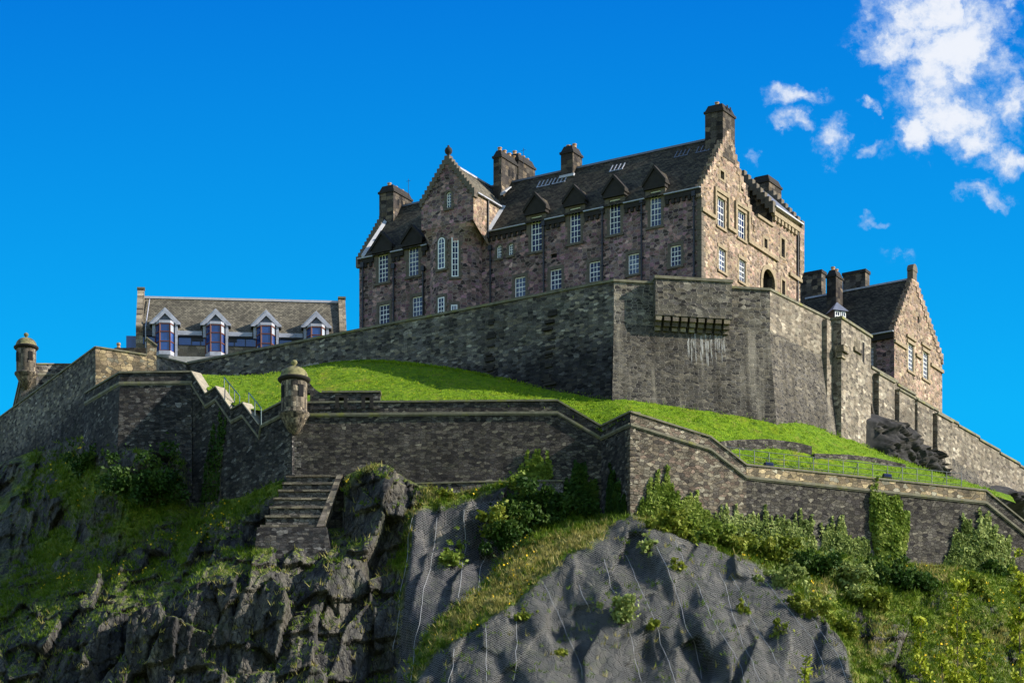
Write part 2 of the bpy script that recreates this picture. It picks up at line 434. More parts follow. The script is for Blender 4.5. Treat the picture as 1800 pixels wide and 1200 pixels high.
stone('bastion', [(0.118, 0.105, 0.086), (0.092, 0.084, 0.075), (0.144, 0.124, 0.095), (0.108, 0.095, 0.079), (0.072, 0.064, 0.061), (0.165, 0.147, 0.121)],
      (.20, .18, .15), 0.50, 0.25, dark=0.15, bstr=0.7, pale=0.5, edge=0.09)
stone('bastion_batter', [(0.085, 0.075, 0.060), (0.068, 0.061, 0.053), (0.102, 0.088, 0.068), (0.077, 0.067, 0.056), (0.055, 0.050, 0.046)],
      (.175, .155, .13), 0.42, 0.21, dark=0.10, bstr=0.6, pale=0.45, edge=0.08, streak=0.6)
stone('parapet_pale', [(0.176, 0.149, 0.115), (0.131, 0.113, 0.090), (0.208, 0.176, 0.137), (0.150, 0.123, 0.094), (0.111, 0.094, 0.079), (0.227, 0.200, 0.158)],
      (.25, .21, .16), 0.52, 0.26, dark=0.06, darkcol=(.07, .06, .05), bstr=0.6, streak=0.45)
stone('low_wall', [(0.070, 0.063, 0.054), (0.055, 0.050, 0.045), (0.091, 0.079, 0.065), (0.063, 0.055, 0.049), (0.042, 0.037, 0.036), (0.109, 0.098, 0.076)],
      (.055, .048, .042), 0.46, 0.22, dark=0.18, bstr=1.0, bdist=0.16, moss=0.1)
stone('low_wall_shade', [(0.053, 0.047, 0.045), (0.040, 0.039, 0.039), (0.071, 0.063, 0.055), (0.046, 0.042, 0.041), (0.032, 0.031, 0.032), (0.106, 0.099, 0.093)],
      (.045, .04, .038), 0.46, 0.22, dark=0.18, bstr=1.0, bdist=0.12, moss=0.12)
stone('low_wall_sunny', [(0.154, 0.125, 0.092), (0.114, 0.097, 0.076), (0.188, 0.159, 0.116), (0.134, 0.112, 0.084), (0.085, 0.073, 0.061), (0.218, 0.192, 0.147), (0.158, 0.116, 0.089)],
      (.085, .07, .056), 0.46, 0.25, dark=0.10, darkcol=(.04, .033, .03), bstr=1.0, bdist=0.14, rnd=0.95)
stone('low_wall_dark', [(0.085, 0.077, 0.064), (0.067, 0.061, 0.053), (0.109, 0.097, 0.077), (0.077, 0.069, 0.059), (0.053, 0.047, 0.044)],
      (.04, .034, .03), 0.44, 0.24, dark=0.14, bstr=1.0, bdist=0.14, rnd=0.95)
stone('buttress_stone', [(.13, .115, .10), (.10, .088, .078), (.16, .14, .12), (.09, .08, .07)], (.05, .045, .04), 0.46, 0.24, dark=0.16, bstr=1.0, bdist=0.16, moss=0.15)
stone('left_tan', [(0.289, 0.221, 0.128), (0.212, 0.170, 0.111), (0.340, 0.264, 0.153), (0.246, 0.187, 0.119), (0.162, 0.132, 0.093), (0.255, 0.230, 0.170)],
      (.16, .13, .09), 0.52, 0.34, dark=0.07, darkcol=(.07, .055, .04), bstr=0.9, rnd=0.95)
stone('ashlar', [(.17, .145, .105), (.14, .12, .09), (.20, .165, .115), (.12, .10, .08)], (.09, .075, .06), 0.8, 0.42, dark=0.12, bstr=0.4, rnd=0.35, edge=0.05)
stone('turret_stone', [(.16, .13, .095), (.12, .10, .075), (.20, .16, .115), (.09, .075, .06), (.14, .12, .095)], (.07, .06, .05), 0.75, 0.45, dark=0.2, bstr=0.5, rnd=0.35, edge=0.05)
stone('modern_stone', [(.20, .165, .115), (.18, .15, .11), (.22, .18, .125)], (.12, .10, .08), 0.9, 0.35, dark=0.02, bstr=0.3, rnd=0.3, edge=0.05, streak=0.3)
stone('chimney_stone', [(.085, .07, .055), (.06, .05, .043), (.13, .10, .07), (.07, .06, .05), (.045, .038, .035)], (.05, .042, .036), 0.6, 0.36, dark=0.2, bstr=0.5, rnd=0.4)

def plain(name, col, rough=0.8, nscale=3.0, var=0.35, bstr=0.2, spec=0.2, metal=0.0, col2=None, c2=(0.55, 0.7)):
    m, N = new_mat(name)
    p = N.n('ShaderNodeTexCoord').outputs['Object']
    n1 = N.noise(p, nscale, 6.0, 0.65)
    c = N.mix(1.0, col, N.ramp(n1, [(0.25, 1-var), (0.5, 1.0), (0.75, 1+var)]), 'MULTIPLY')
    if col2: c = N.mix(N.maprange(N.noise(p, nscale*0.45, 6.0, 0.7), *c2), c, col2)
    finish(N, c, rough, n1, bstr, 0.03, spec, metal); M[name] = m
plain('dressed', (.23, .18, .115), col2=(.13, .10, .07))
plain('dressed_dark', (.105, .088, .068), col2=(.05, .043, .038))
plain('dressed_black', (.022, .019, .017), col2=(.022, .02, .02), nscale=2.0)
plain('coping', (.13, .12, .085), col2=(.17, .165, .04), c2=(0.52, 0.7), var=0.5, nscale=1.6)
plain('coping_tan', (.27, .235, .18), col2=(.22, .19, .06), c2=(0.55, 0.75), var=0.5, nscale=1.6)
plain('white', (.78, .78, .76), 0.5, var=0.05)
plain('lead', (.33, .34, .39), 0.5, 2.0, 0.3, metal=0.0, spec=0.4, col2=(.20, .21, .25))
plain('lead_dark', (.10, .11, .15), 0.5, 2.0, 0.3, spec=0.5)
plain('flashing', (.40, .40, .42), 0.5, 2.0, 0.15)
plain('pipe', (.012, .012, .018), 0.5, var=0.2, spec=0.4)
plain('black_void', (.006, .006, .007), 0.9, var=0.1)
plain('pot', (.33, .20, .11), 0.8, 4.0, 0.4)
plain('brown_frame', (.13, .045, .03), 0.5, var=0.15)
plain('fascia', (.03, .03, .035), 0.5, var=0.2)
plain('iron', (.05, .065, .07), 0.5, var=0.2, spec=0.4)
plain('iron_teal', (.02, .07, .085), 0.5, var=0.2, spec=0.4)
plain('lamp_case', (.03, .03, .03), 0.5)
plain('concrete', (.36, .345, .32), 0.85, 1.5, 0.3, col2=(.22, .21, .2))
plain('skew_stone', (.42, .37, .28), 0.8, 2.5, 0.35, col2=(.18, .15, .11))
plain('lichen_dome', (.17, .155, .075), 0.9, 2.6, 0.6, col2=(.06, .052, .04), c2=(.5, .65))
plain('cable', (.27, .27, .28), 0.6, 3.0, 0.1)
plain('bark', (.06, .05, .035), 0.9, 6.0, 0.4)
plain('dark_rock', (.028, .027, .028), 0.85, 1.2, 0.6, 0.6, col2=(.085, .078, .066))

def slates(name, c1, c2, patch=None, rowh=0.22, w=0.34):
    m, N = new_mat(name)
    uv = N.n('ShaderNodeTexCoord').outputs['UV']
    br = N.n('ShaderNodeTexBrick', {'Vector': uv, 'Color1': (0, 0, 0, 1), 'Color2': (1, 1, 1, 1), 'Mortar': (0, 0, 0, 1), 'Scale': 1.0, 'Mortar Size': 0.018,
              'Brick Width': w, 'Row Height': rowh, 'Bias': 0.0}, offset=0.5)
    g = N.noise(uv, 6.0, 4.0, 0.75); b = N.noise(uv, 0.3, 5.0, 0.6)
    tone = N.math('ADD', N.math('MULTIPLY', br.outputs['Color'], 0.5), N.math('MULTIPLY', g, 0.55))
    c = N.mix(N.maprange(tone, 0.2, 0.85, smooth=False), c1, c2)
    c = N.mix(1.0, c, N.ramp(b, [(0.3, 0.6), (0.5, 1.0), (0.7, 1.35)]), 'MULTIPLY')
    c = N.mix(N.math('MULTIPLY', br.outputs['Fac'], 0.8), c, (.004, .004, .004))
    if patch: c = N.mix(N.maprange(N.noise(uv, 1.1, 7.0, 0.75), 0.55, 0.68), c, patch)
    saw = N.math('FRACT', N.math('DIVIDE', N.n('ShaderNodeSeparateXYZ', {0: uv}).outputs[1], -rowh))
    h = N.math('ADD', N.math('MULTIPLY', saw, -0.6), N.math('ADD', N.math('MULTIPLY', br.outputs['Color'], 0.35), N.math('MULTIPLY', g, 0.35)))
    finish(N, c, 0.85, h, 0.6, 0.05, 0.2); M[name] = m
slates('slate', (.013, .010, .008), (.10, .082, .054), (.062, .054, .026))
slates('slate_modern', (.05, .045, .034), (.17, .15, .11), (.11, .10, .065), 0.3, 0.3)

def glass_mat():
    m, N = new_mat('glass')
    p = N.n('ShaderNodeTexCoord').outputs['Object']
    c = N.ramp(N.noise(p, 0.7, 3.0, 0.6), [(0.35, (.003, .005, .018)), (0.6, (.010, .018, .07)), (.7, (.03, .05, .12))])
    b = finish(N, c, 0.06, N.noise(p, 1.2, 2.0), 0.06, 0.05, 0.3); M['glass'] = m
    m, N = new_mat('glass_light')
    p = N.n('ShaderNodeTexCoord').outputs['Object']
    finish(N, N.ramp(N.noise(p, 0.9, 3.0, 0.6), [(0.4, (.010, .018, .06)), (0.6, (.05, .07, .13)), (.7, (.13, .15, .19))]), 0.08, N.noise(p, 1.2, 2.0), 0.08, 0.05, 0.5); M['glass_light'] = m
    m, N = new_mat('glass_blue')
    c = N.ramp(N.noise(N.n('ShaderNodeTexCoord').outputs['Object'], 0.5, 2.0), [(0.4, (.008, .025, .12)), (0.6, (.02, .06, .22))])
    finish(N, c, 0.05, None, spec=1.0); M['glass_blue'] = m
    m, N = new_mat('glass_pale')
    finish(N, (.32, .36, .42), 0.1, None, spec=0.8); M['glass_pale'] = m
glass_mat()

def terrain_mat():
    m, N = new_mat('crag')
    p = N.n('ShaderNodeNewGeometry').outputs['Position']; nrm = N.n('ShaderNodeNewGeometry').outputs['Normal']
    rock = N.n('ShaderNodeAttribute', None, attribute_name='rock').outputs['Fac']
    dry = N.n('ShaderNodeAttribute', None, attribute_name='dry').outputs['Fac']
    tone = N.n('ShaderNodeAttribute', None, attribute_name='tone').outputs['Fac']
    ps = N.n('ShaderNodeVectorMath', {0: p, 1: (1, 1, 0.35)}, operation='MULTIPLY').outputs[0]
    n1 = N.noise(ps, 0.55, 7.0, 0.65); n2 = N.noise(p, 2.6, 6.0, 0.7); n3 = N.noise(p, 0.35, 4.0, 0.6); n4 = N.noise(p, 7.0, 4.0, 0.7)
    rc = N.ramp(n1, [(0.32, (.010, .010, .012)), (0.47, (.042, .040, .041)), (0.60, (.10, .094, .082)), (0.74, (.23, .20, .14))])
    rc = N.mix(N.math('MULTIPLY', tone, 0.75), rc, (.125, .108, .085))
    rc = N.mix(1.0, rc, (.82, .82, .80), 'MULTIPLY')
    rc = N.mix(N.math('MULTIPLY', N.maprange(N.noise(p, 0.5, 7.0, 0.7), 0.52, 0.66), 0.5), rc, (.04, .05, .018))
    netq = N.n('ShaderNodeAttribute', None, attribute_name='net').outputs['Fac']
    rc = N.mix(N.math('MULTIPLY', netq, 0.9), rc, N.mix(1.0, rc, (.76, .76, .84), 'MULTIPLY'))
    vc = N.n('ShaderNodeTexVoronoi', {'Vector': N.n('ShaderNodeVectorMath', {0: N.n('ShaderNodeVectorMath', {0: p, 1: N.n('ShaderNodeVectorMath', {0: N.n('ShaderNodeTexNoise', {'Vector': p, 'Scale': 0.8, 'Detail': 4.0}).outputs['Color'], 1: (1.2, 1.2, 1.2)}, operation='MULTIPLY').outputs[0]}, operation='ADD').outputs[0], 1: (1.5, 1.5, 0.42)}, operation='MULTIPLY').outputs[0], 'Scale': 1.0, 'Randomness': 1.0}, feature='DISTANCE_TO_EDGE').outputs['Distance']
    rc = N.mix(N.maprange(vc, 0.035, 0.0), rc, (.008, .008, .009))
    rc = N.mix(1.0, rc, N.ramp(n2, [(0.3, 0.45), (0.5, 1.0), (0.7, 1.6)]), 'MULTIPLY')
    rc = N.mix(1.0, rc, N.ramp(n4, [(0.3, 0.6), (0.5, 1.0), (0.7, 1.4)]), 'MULTIPLY')
    gr = N.ramp(n2, [(0.25, (.025, .045, .006)), (0.45, (.075, .115, .010)), (0.58, (.145, .175, .018)), (0.76, (.27, .25, .06))])
    straw = N.ramp(n2, [(0.3, (.10, .09, .02)), (0.5, (.22, .19, .05)), (0.7, (.38, .32, .14))])
    dn = N.maprange(N.math('ADD', N.math('MULTIPLY', dry, 0.9), N.math('MULTIPLY', N.math('SUBTRACT', N.noise(p, 0.9, 6.0, 0.7), 0.5), 1.8)), 0.35, 0.75)
    gr = N.mix(dn, gr, straw)
    gr = N.mix(1.0, gr, N.ramp(n4, [(0.3, 0.55), (0.5, 1.0), (0.7, 1.35)]), 'MULTIPLY')
    up = N.n('ShaderNodeSeparateXYZ', {0: nrm}).outputs[2]
    # grass holds on ledges and gentle ground
    led = N.maprange(N.math('ADD', up, N.math('MULTIPLY', N.math('SUBTRACT', N.noise(p, 1.3, 6.0, 0.7), 0.5), 1.1)), 0.70, 0.86)
    netm = N.n('ShaderNodeAttribute', None, attribute_name='net').outputs['Fac']
    led = N.math('MULTIPLY', led, N.math('SUBTRACT', 1.0, N.math('MULTIPLY', netm, 0.85)))
    gfac = N.math('MAXIMUM', N.math('MULTIPLY', led, 0.7), N.math('SUBTRACT', 1.0, rock))
    col = N.mix(gfac, rc, gr)
    h = N.math('ADD', N.math('MULTIPLY', n1, 0.7), N.math('ADD', N.math('MULTIPLY', n2, 0.5), N.math('ADD', N.math('MULTIPLY', n4, 0.3), N.maprange(vc, 0.0, 0.12, 0.0, 0.5))))
    finish(N, col, 0.88, h, 0.75, 0.35, 0.2); M['crag'] = m
    m, N = new_mat('lawn')
    p = N.n('ShaderNodeNewGeometry').outputs['Position']
    n2 = N.noise(p, 2.2, 6.0, 0.7); n4 = N.noise(p, 9.0, 4.0, 0.75); n3 = N.noise(p, 0.4, 4.0, 0.6); n5 = N.noise(p, 0.75, 6.0, 0.7)
    c = N.ramp(n2, [(0.28, (.035, .085, .004)), (0.5, (.115, .205, .004)), (0.72, (.19, .275, .007))])
    c = N.mix(1.0, c, N.ramp(n4, [(0.28, 0.55), (0.5, 1.0), (0.72, 1.4)]), 'MULTIPLY')
    c = N.mix(N.math('MULTIPLY', N.maprange(n5, 0.53, 0.68), 0.65), c, (.20, .19, .035))
    c = N.mix(N.math('MULTIPLY', N.maprange(n5, 0.45, 0.33), 0.6), c, (.03, .075, .006))
    c = N.mix(N.maprange(n3, 0.5, 0.75), c, N.mix(1.0, c, (1.35, 1.05, 1.2), 'MULTIPLY'))
    v = N.n('ShaderNodeTexVoronoi', {'Vector': p, 'Scale': 2.6, 'Randomness': 1.0})
    fl = N.math('MULTIPLY', N.math('LESS_THAN', v.outputs['Distance'], 0.17), N.math('GREATER_THAN', N.n('ShaderNodeSeparateColor', {0: v.outputs['Color']}).outputs[0], 0.60))
    fl = N.math('MULTIPLY', fl, N.maprange(N.math('SUBTRACT', n3, N.math('MULTIPLY', N.n('ShaderNodeSeparateXYZ', {0: p}).outputs[0], 0.012)), 0.42, 0.55))
    c = N.mix(fl, c, (.50, .40, .015))
    finish(N, c, 0.85, N.math('ADD', n2, N.math('MULTIPLY', n4, 0.8)), 0.9, 0.25, 0.15); M['lawn'] = m
terrain_mat()

def leaf_mat(name, dark, mid, light, scale=0.55):
    m, N = new_mat(name)
    p = N.n('ShaderNodeNewGeometry').outputs['Position']
    wn = N.n('ShaderNodeTexWhiteNoise', {'Vector': N.n('ShaderNodeVectorMath', {0: p, 1: (3.1, 3.1, 3.1)}, operation='MULTIPLY').outputs[0]}).outputs['Value']
    a = N.noise(p, scale, 4.0, 0.6); b = N.noise(p, 5.0, 3.0, 0.7)
    t = N.math('ADD', N.math('MULTIPLY', a, 0.75), N.math('MULTIPLY', b, 0.35))
    c = N.ramp(t, [(0.38, dark), (0.55, mid), (0.72, light)])
    finish(N, c, 0.6, None, spec=0.12)
    bs = N.t.nodes['Principled BSDF']
    tr = N.n('ShaderNodeBsdfTranslucent', {0: c}); mx = N.n('ShaderNodeMixShader', {0: 0.25, 1: bs.outputs[0], 2: tr.outputs[0]})
    out = [n for n in N.t.nodes if n.type == 'OUTPUT_MATERIAL'][0]; N.l.new(mx.outputs[0], out.inputs[0]); M[name] = m
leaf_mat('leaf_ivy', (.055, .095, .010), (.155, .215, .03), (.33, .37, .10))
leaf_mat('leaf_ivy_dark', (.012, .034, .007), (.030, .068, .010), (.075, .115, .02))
leaf_mat('leaf_shrub', (.05, .08, .008), (.155, .19, .02), (.34, .34, .07))
leaf_mat('leaf_spring', (.11, .16, .010), (.24, .28, .018), (.40, .41, .045), 1.5)
leaf_mat('leaf_grey', (.08, .12, .03), (.21, .26, .07), (.38, .42, .16))
leaf_mat('blade_green', (.035, .075, .006), (.09, .15, .010), (.19, .23, .03), 0.9)
leaf_mat('blade_straw', (.13, .12, .03), (.28, .25, .07), (.46, .40, .17), 0.9)
leaf_mat('blade_lawn', (.08, .155, .004), (.15, .25, .006), (.25, .33, .012), 0.9)
plain('flower', (.65, .42, .01), 0.6, var=0.1)

def lime_mat():
    m, N = new_mat('lime')
    uv = N.n('ShaderNodeTexCoord').outputs['UV']
    a = N.noise(N.n('ShaderNodeVectorMath', {0: uv, 1: (5.0, .9, 1)}, operation='MULTIPLY').outputs[0], 1.0, 5.0, 0.7)
    finish(N, (.36, .35, .33), 0.9, None, alpha=N.maprange(a, 0.38, 0.62)); M['lime'] = m
lime_mat()
def net_mat():
    m, N = new_mat('net')
    uv = N.n('ShaderNodeUVMap').outputs[0]
    nz = N.n('ShaderNodeTexNoise', {'Vector': uv, 'Scale': 0.5, 'Detail': 3.0}).outputs['Color']
    nz = N.n('ShaderNodeVectorMath', {0: nz, 1: (.05, .05, 0)}, operation='MULTIPLY').outputs[0]
    uv2 = N.n('ShaderNodeVectorMath', {0: uv, 1: nz}, operation='ADD').outputs[0]
    s = N.n('ShaderNodeSeparateXYZ', {0: uv2})
    a = N.math('ADD', s.outputs[0], s.outputs[1]); b = N.math('SUBTRACT', s.outputs[0], s.outputs[1])
    def line(x):
        f = N.math('FRACT', N.math('DIVIDE', x, 0.30)); d = N.math('ABSOLUTE', N.math('SUBTRACT', f, 0.5))
        return N.math('LESS_THAN', d, 0.042)
    al = N.math('MAXIMUM', line(a), line(b))
    c = N.ramp(N.noise(uv, 0.6, 4.0), [(0.3, (.14, .14, .15)), (0.7, (.23, .23, .24))])
    finish(N, c, 0.6, None, spec=0.3, alpha=al); M['net'] = m
net_mat()
# ------------------------------------------------------------------ walls
rnd = random.Random(7)
# upper curtain wall and great bastion share one plan
pB = px3(1079, 495, 296.0); pB2 = px3(1353, 511, sameZ(296.0, 495, 511)); pB3 = px3(1466, 567, sameZ(298.38, 511, 567))
dH = Vector((-.857, .515)).normalized(); dG = Vector((.515, .857)).normalized()
frC = Fr(pB, (-dH.x, -dH.y))                      # curtain plane; u negative going left
uL = frC.u(330); pCL = frC.P(uL, pB.z)
pDL = px3(272, 627, 315.0); pCL.z = (YH-640)/FPX*pCL.y
plan = [pCL, Vector(pB), pB2, pB3]
nrm_all = miter(plan)
def wall_pts(name, label, pts, nr, zb, zm, mat, lowmat, batter, cope_mat=None, thick=0.9):
    c = sum((Vector(p) for p in pts), Vector())/len(pts)
    t = thing(name, (c.x, c.y, zb), label, 'wall' if 'bastion' not in name else 'bastion')
    up, lo, cp = MB(), MB(), MB()
    def q(i, w, z): return (pts[i].x+nr[i].x*w, pts[i].y+nr[i].y*w, z)
    for i in range(len(pts)-1):
        j = i+1
        up.poly([q(i, 0, zm), q(j, 0, zm), q(j, 0, pts[j].z), q(i, 0, pts[i].z)])
        up.poly([q(i, -thick, zb), q(j, -thick, zb), q(j, -thick, pts[j].z), q(i, -thick, pts[i].z)])
        lo.poly([q(i, batter, zb), q(j, batter, zb), q(j, 0, zm), q(i, 0, zm)])
    strip(cp, pts, nr, -thick-.05, 0.13, 0.0, 0.2)
    up.build('parapet', M[mat], t); lo.build('batter', M[lowmat], t); cp.build('coping', M[cope_mat or 'coping'], t)
    return t
ZM = 95.0; ZBB = 78.0
curt = wall_pts('curtain_wall', 'long dark curtain wall of coursed rubble climbing towards the great bastion', plan[:2], nrm_all[:2], ZBB, ZM, 'curtain', 'curtain', 1.5)
for (px, y0, y1) in ((863, 562, 668), (968, 546, 690)):
    m = MB(); u = frC.u(px); z = frC.z(y0, u); zb = frC.z(y1, u); k = 0
    while z > zb:
        h = rnd.uniform(.16, .34); w = rnd.uniform(.25, .6); off = rnd.uniform(-.3, .3); bw = max(0, (ZM-z))/(ZM-ZBB)*1.5
        m.box(frC, u+off-w, u+off+w, z-h, z, bw-.3, bw+rnd.uniform(.10, .34)); z -= h+rnd.choice([.03, .03, .35, .6])
    m.build('toothing', M['dressed_black'], curt)
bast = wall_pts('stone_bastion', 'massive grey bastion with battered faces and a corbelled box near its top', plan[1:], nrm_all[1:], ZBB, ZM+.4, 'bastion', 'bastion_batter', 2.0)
frB = Fr(pB, (pB2.x-pB.x, pB2.y-pB.y)); frR = Fr(pB2, (pB3.x-pB2.x, pB3.y-pB2.y))
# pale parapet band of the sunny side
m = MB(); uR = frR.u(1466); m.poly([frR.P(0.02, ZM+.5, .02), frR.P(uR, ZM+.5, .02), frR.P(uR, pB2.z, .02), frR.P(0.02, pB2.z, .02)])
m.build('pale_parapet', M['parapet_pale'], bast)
ua, ub = frB.u(1152, .9), frB.u(1287, .9)
zt = frB.z(489, ua, .9); z0 = frB.z(553, ua, .9)
m = MB(); m.box(frB, ua, ub, z0, zt, -.6, .9); bx = m.build('corbelled_box', M['bastion'], bast)
m = MB(); m.box(frB, ua-.08, ub+.08, zt, zt+.24, -.6, 1.02); m.build('box_coping', M['coping'], bx)
m = MB(); n = 9
for i in range(n):
    u = ua+.05+(ub-ua-.75)*i/(n-1)
    m.box(frB, u, u+.55, z0-.42, z0-.02, -.3, .84); m.box(frB, u+.02, u+.53, z0-.82, z0-.42, -.3, .58); m.box(frB, u+.04, u+.51, z0-1.15, z0-.82, -.3, .3)
m.build('corbel_row', M['ashlar'], bx)
def onbat(u, z): return frB.P(u, z, 2.0*(ZM+.4-z)/(ZM+.4-ZBB)+.012)
m = MB()
for k in range(44):
    u = rnd.uniform(frB.u(1208), frB.u(1274)); z = z0-1.15-rnd.uniform(.1, .9); L = rnd.uniform(.8, 2.6); w = rnd.uniform(.015, .06)
    a = [onbat(u-w, z), onbat(u+w, z+.2)]; bpt = [onbat(u+w*.7+.03, z-L*.5), onbat(u-w*.8, z-L*.45)]; c = [onbat(u+.05, z-L)]
    m.poly([a[0], a[1], bpt[0], c[0], bpt[1]])
m.build('lime_streak', M['lime'], bast)

# projecting square tower at the end of the bastion's sunny face
frT = Fr(pB3, dG)
t0, t1 = frT.u(1479, 1.1), frT.u(1531, 1.1); ztw = frT.z(560, t0, 1.1)
tw = thing('wall_tower', frT.P((t0+t1)/2, ZBB, .3), 'narrow pale square tower standing proud between the bastion and the stepped wall', 'tower')
m = MB(); m.box(frT, t0, t1, ZBB, ztw, -2.2, 1.1); m.box(frT, t0-1.2, t0, ZBB, ztw-.2, -2.2, .25); m.build('tower_body', M['parapet_pale'], tw)
m = MB(); m.box(frT, t0-.1, t1+.1, ztw, ztw+.22, -2.2, 1.24); m.build('coping', M['coping'], tw)
m = MB()
ux, uz_ = frT.u(1500, 1.1), frT.z(602, frT.u(1500, 1.1), 1.1)
m.box(frT, t0-.25, t0+.9, ztw-3.0, ztw-2.4, .6, 1.45); m.box(frT, t0-.18, t0+.7, ztw-3.5, ztw-3.0, .6, 1.25)
m.build('corbelled_moulding', M['ashlar'], tw); m = MB(); m.box(frT, ux, ux+1.6, uz_-.7, uz_-.35, 1.1, 1.3)
m.box(frT, ux+.2, ux+1.4, uz_-.35, uz_+.5, 1.08, 1.12); m.build('carved_panel', M['ashlar'], tw)
m = MB(); ul = frT.u(1516, 1.1); zl = frT.z(618, ul, 1.1); m.box(frT, ul, ul+.4, zl-.9, zl+.9, 1.09, 1.115); m.build('loophole', M['black_void'], tw)
frP = Fr(frT.P(t1-.3, 0, .3), (.545, .839))

# stepped wall running down to the right
edges = [(1531, 648), (1577, 675), (1609, 701), (1648, 726), (1684, 749), (1721, 773), (1757, 797), (1792, 820), (1835, 846), (1890, 878)]
pts = []; zms = []
for (a, ya), (b, yb) in zip(edges[:-1], edges[1:]):
    u0, u1 = frP.u(a), frP.u(b); z = frP.z(ya-1, u0)*.5+frP.z(yb-2, u1)*.5
    pts += [frP.P(u0, z), frP.P(u1, z)]
zmL = [p.z-3.2-.05*i for i, p in enumerate(pts)]
nP = [frP.n]*len(pts)
c = sum(pts, Vector())/len(pts); sw = thing('stepped_wall', (c.x, c.y, 74), 'tall pale wall stepping down to the right edge with dark slit like gaps beside its piers', 'wall')
up, lo, cp = MB(), MB(), MB()
for i in range(0, len(pts), 2):
    a, b = pts[i], pts[i+1]; z = zmL[i]
    ua_, ub_ = frP.u(edges[i//2][0]), frP.u(edges[i//2+1][0])
    up.poly([frP.P(ua_, z), frP.P(ub_, z), frP.P(ub_, a.z), frP.P(ua_, a.z)]); up.poly([frP.P(ua_, 74, -.8), frP.P(ub_, 74, -.8), frP.P(ub_, a.z, -.8), frP.P(ua_, a.z, -.8)])
    up.poly([frP.P(ub_, z), frP.P(ub_, a.z), frP.P(ub_, a.z, -.8), frP.P(ub_, z, -.8)])
    zn = zmL[i]
    lo.poly([frP.P(ua_, 72, 4.2), frP.P(ub_, 72, 4.2), frP.P(ub_, zn), frP.P(ua_, zn)])
    cp.box(frP, ua_, ub_-.05, a.z, a.z+.2, -.85, .14)
up.build('parapet', M['parapet_pale'], sw); lo.build('batter', M['bastion_batter'], sw); cp.build('coping', M['coping'], sw)
for (px, yt) in ((1545, 658), (1581, 686), (1613, 704), (1648, 728)):
    m = MB(); u = frP.u(px, .55); z = frP.z(yt, u, .55)
    m.box(frP, u, u+3.2, z-6.6, z, -.2, .55); po = m.build('pier', M['parapet_pale'], sw)
    m = MB(); m.box(frP, u-.06, u+3.26, z, z+.16, -.2, .68); m.build('pier_cap', M['coping'], po)

# lower front wall with its dip, corner and falling parapet
frL = Fr(px3(512, 709, 292.4), (1, -.027))
def L(px, py): return frL.pt(px, py)
cr = px3(1108, 725, 286.5)
frQ = Fr(cr, (math.cos(math.radians(21)), math.sin(math.radians(21))))
fr_mid = Fr(L(1057, 750), (cr.x-L(1057, 750).x, cr.y-L(1057, 750).y))
fw = wall_thing('front_wall', 'long dark lower wall whose parapet dips towards the inner corner beneath the lawn', [L(512, 709), L(668, 707.5), L(980, 705), L(1057, 750)], 58, M['low_wall'],
                cordon=(-1.08, .2, .16), cope=(.15, .12))
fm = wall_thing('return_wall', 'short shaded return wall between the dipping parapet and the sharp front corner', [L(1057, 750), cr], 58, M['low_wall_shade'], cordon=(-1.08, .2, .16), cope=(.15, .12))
q = frQ.pt
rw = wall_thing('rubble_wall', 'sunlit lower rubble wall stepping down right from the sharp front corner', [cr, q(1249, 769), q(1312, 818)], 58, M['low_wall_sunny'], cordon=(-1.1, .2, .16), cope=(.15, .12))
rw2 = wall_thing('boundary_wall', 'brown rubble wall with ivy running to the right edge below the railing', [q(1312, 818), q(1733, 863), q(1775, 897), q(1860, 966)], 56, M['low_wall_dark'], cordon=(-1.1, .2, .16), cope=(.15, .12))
m = MB(); strip(m, [q(1312, 818)-Vector((0, 0, .9)), q(1733, 863)-Vector((0, 0, .9))], [frQ.n, frQ.n], -.2, .03, 0, .9); m.build('pale_parapet', M['left_tan'], rw2)
# raised parapet with two embrasures beside the turret
ua, ub = frL.u(545), frL.u(668); zr = frL.z(691, ua); zb_ = frL.z(708, ua)
holes = [(frL.u(a), frL.u(b), frL.z(715.5, frL.u(a)), frL.z(699, frL.u(a))) for a, b in ((596, 604.5), (642, 650))]
m = MB(); z00 = holes[0][2]-.2
wall_panel(m, frL, ua, ub, z00, zr, holes, w=.06, depth=.9); wall_panel(m, frL, ua, ub, z00, zr, holes, w=-.84, depth=.01)
m.poly([frL.P(ub, z00, .06), frL.P(ub, zr, .06), frL.P(ub, zr, -.84), frL.P(ub, z00, -.84)])
prof = [(ua-.3, zr), (ua-.3, zr+1.3)]+[(ua-.3+1.5*(k/6), zr+1.3*(1-k/6)**2) for k in range(1, 7)]
m.prism(frL, prof, -.5, .06); rp = m.build('raised_parapet', M['low_wall_shade'], fw)
m = MB(); m.box(frL, ua+1.0, ub+.08, zr, zr+.15, -.9, .18); m.build('parapet_coping', M['coping'], rp)
m = MB()
for h in holes:
    m.box(frL, h[0]-.32, h[0], h[2]-.1, h[3]+.25, .03, .12); m.box(frL, h[1], h[1]+.32, h[2]-.1, h[3]+.25, .03, .12); m.box(frL, h[0], h[1], h[3], h[3]+.25, .03, .12)
m.build('embrasure_frame', M['dressed_black'], rp)

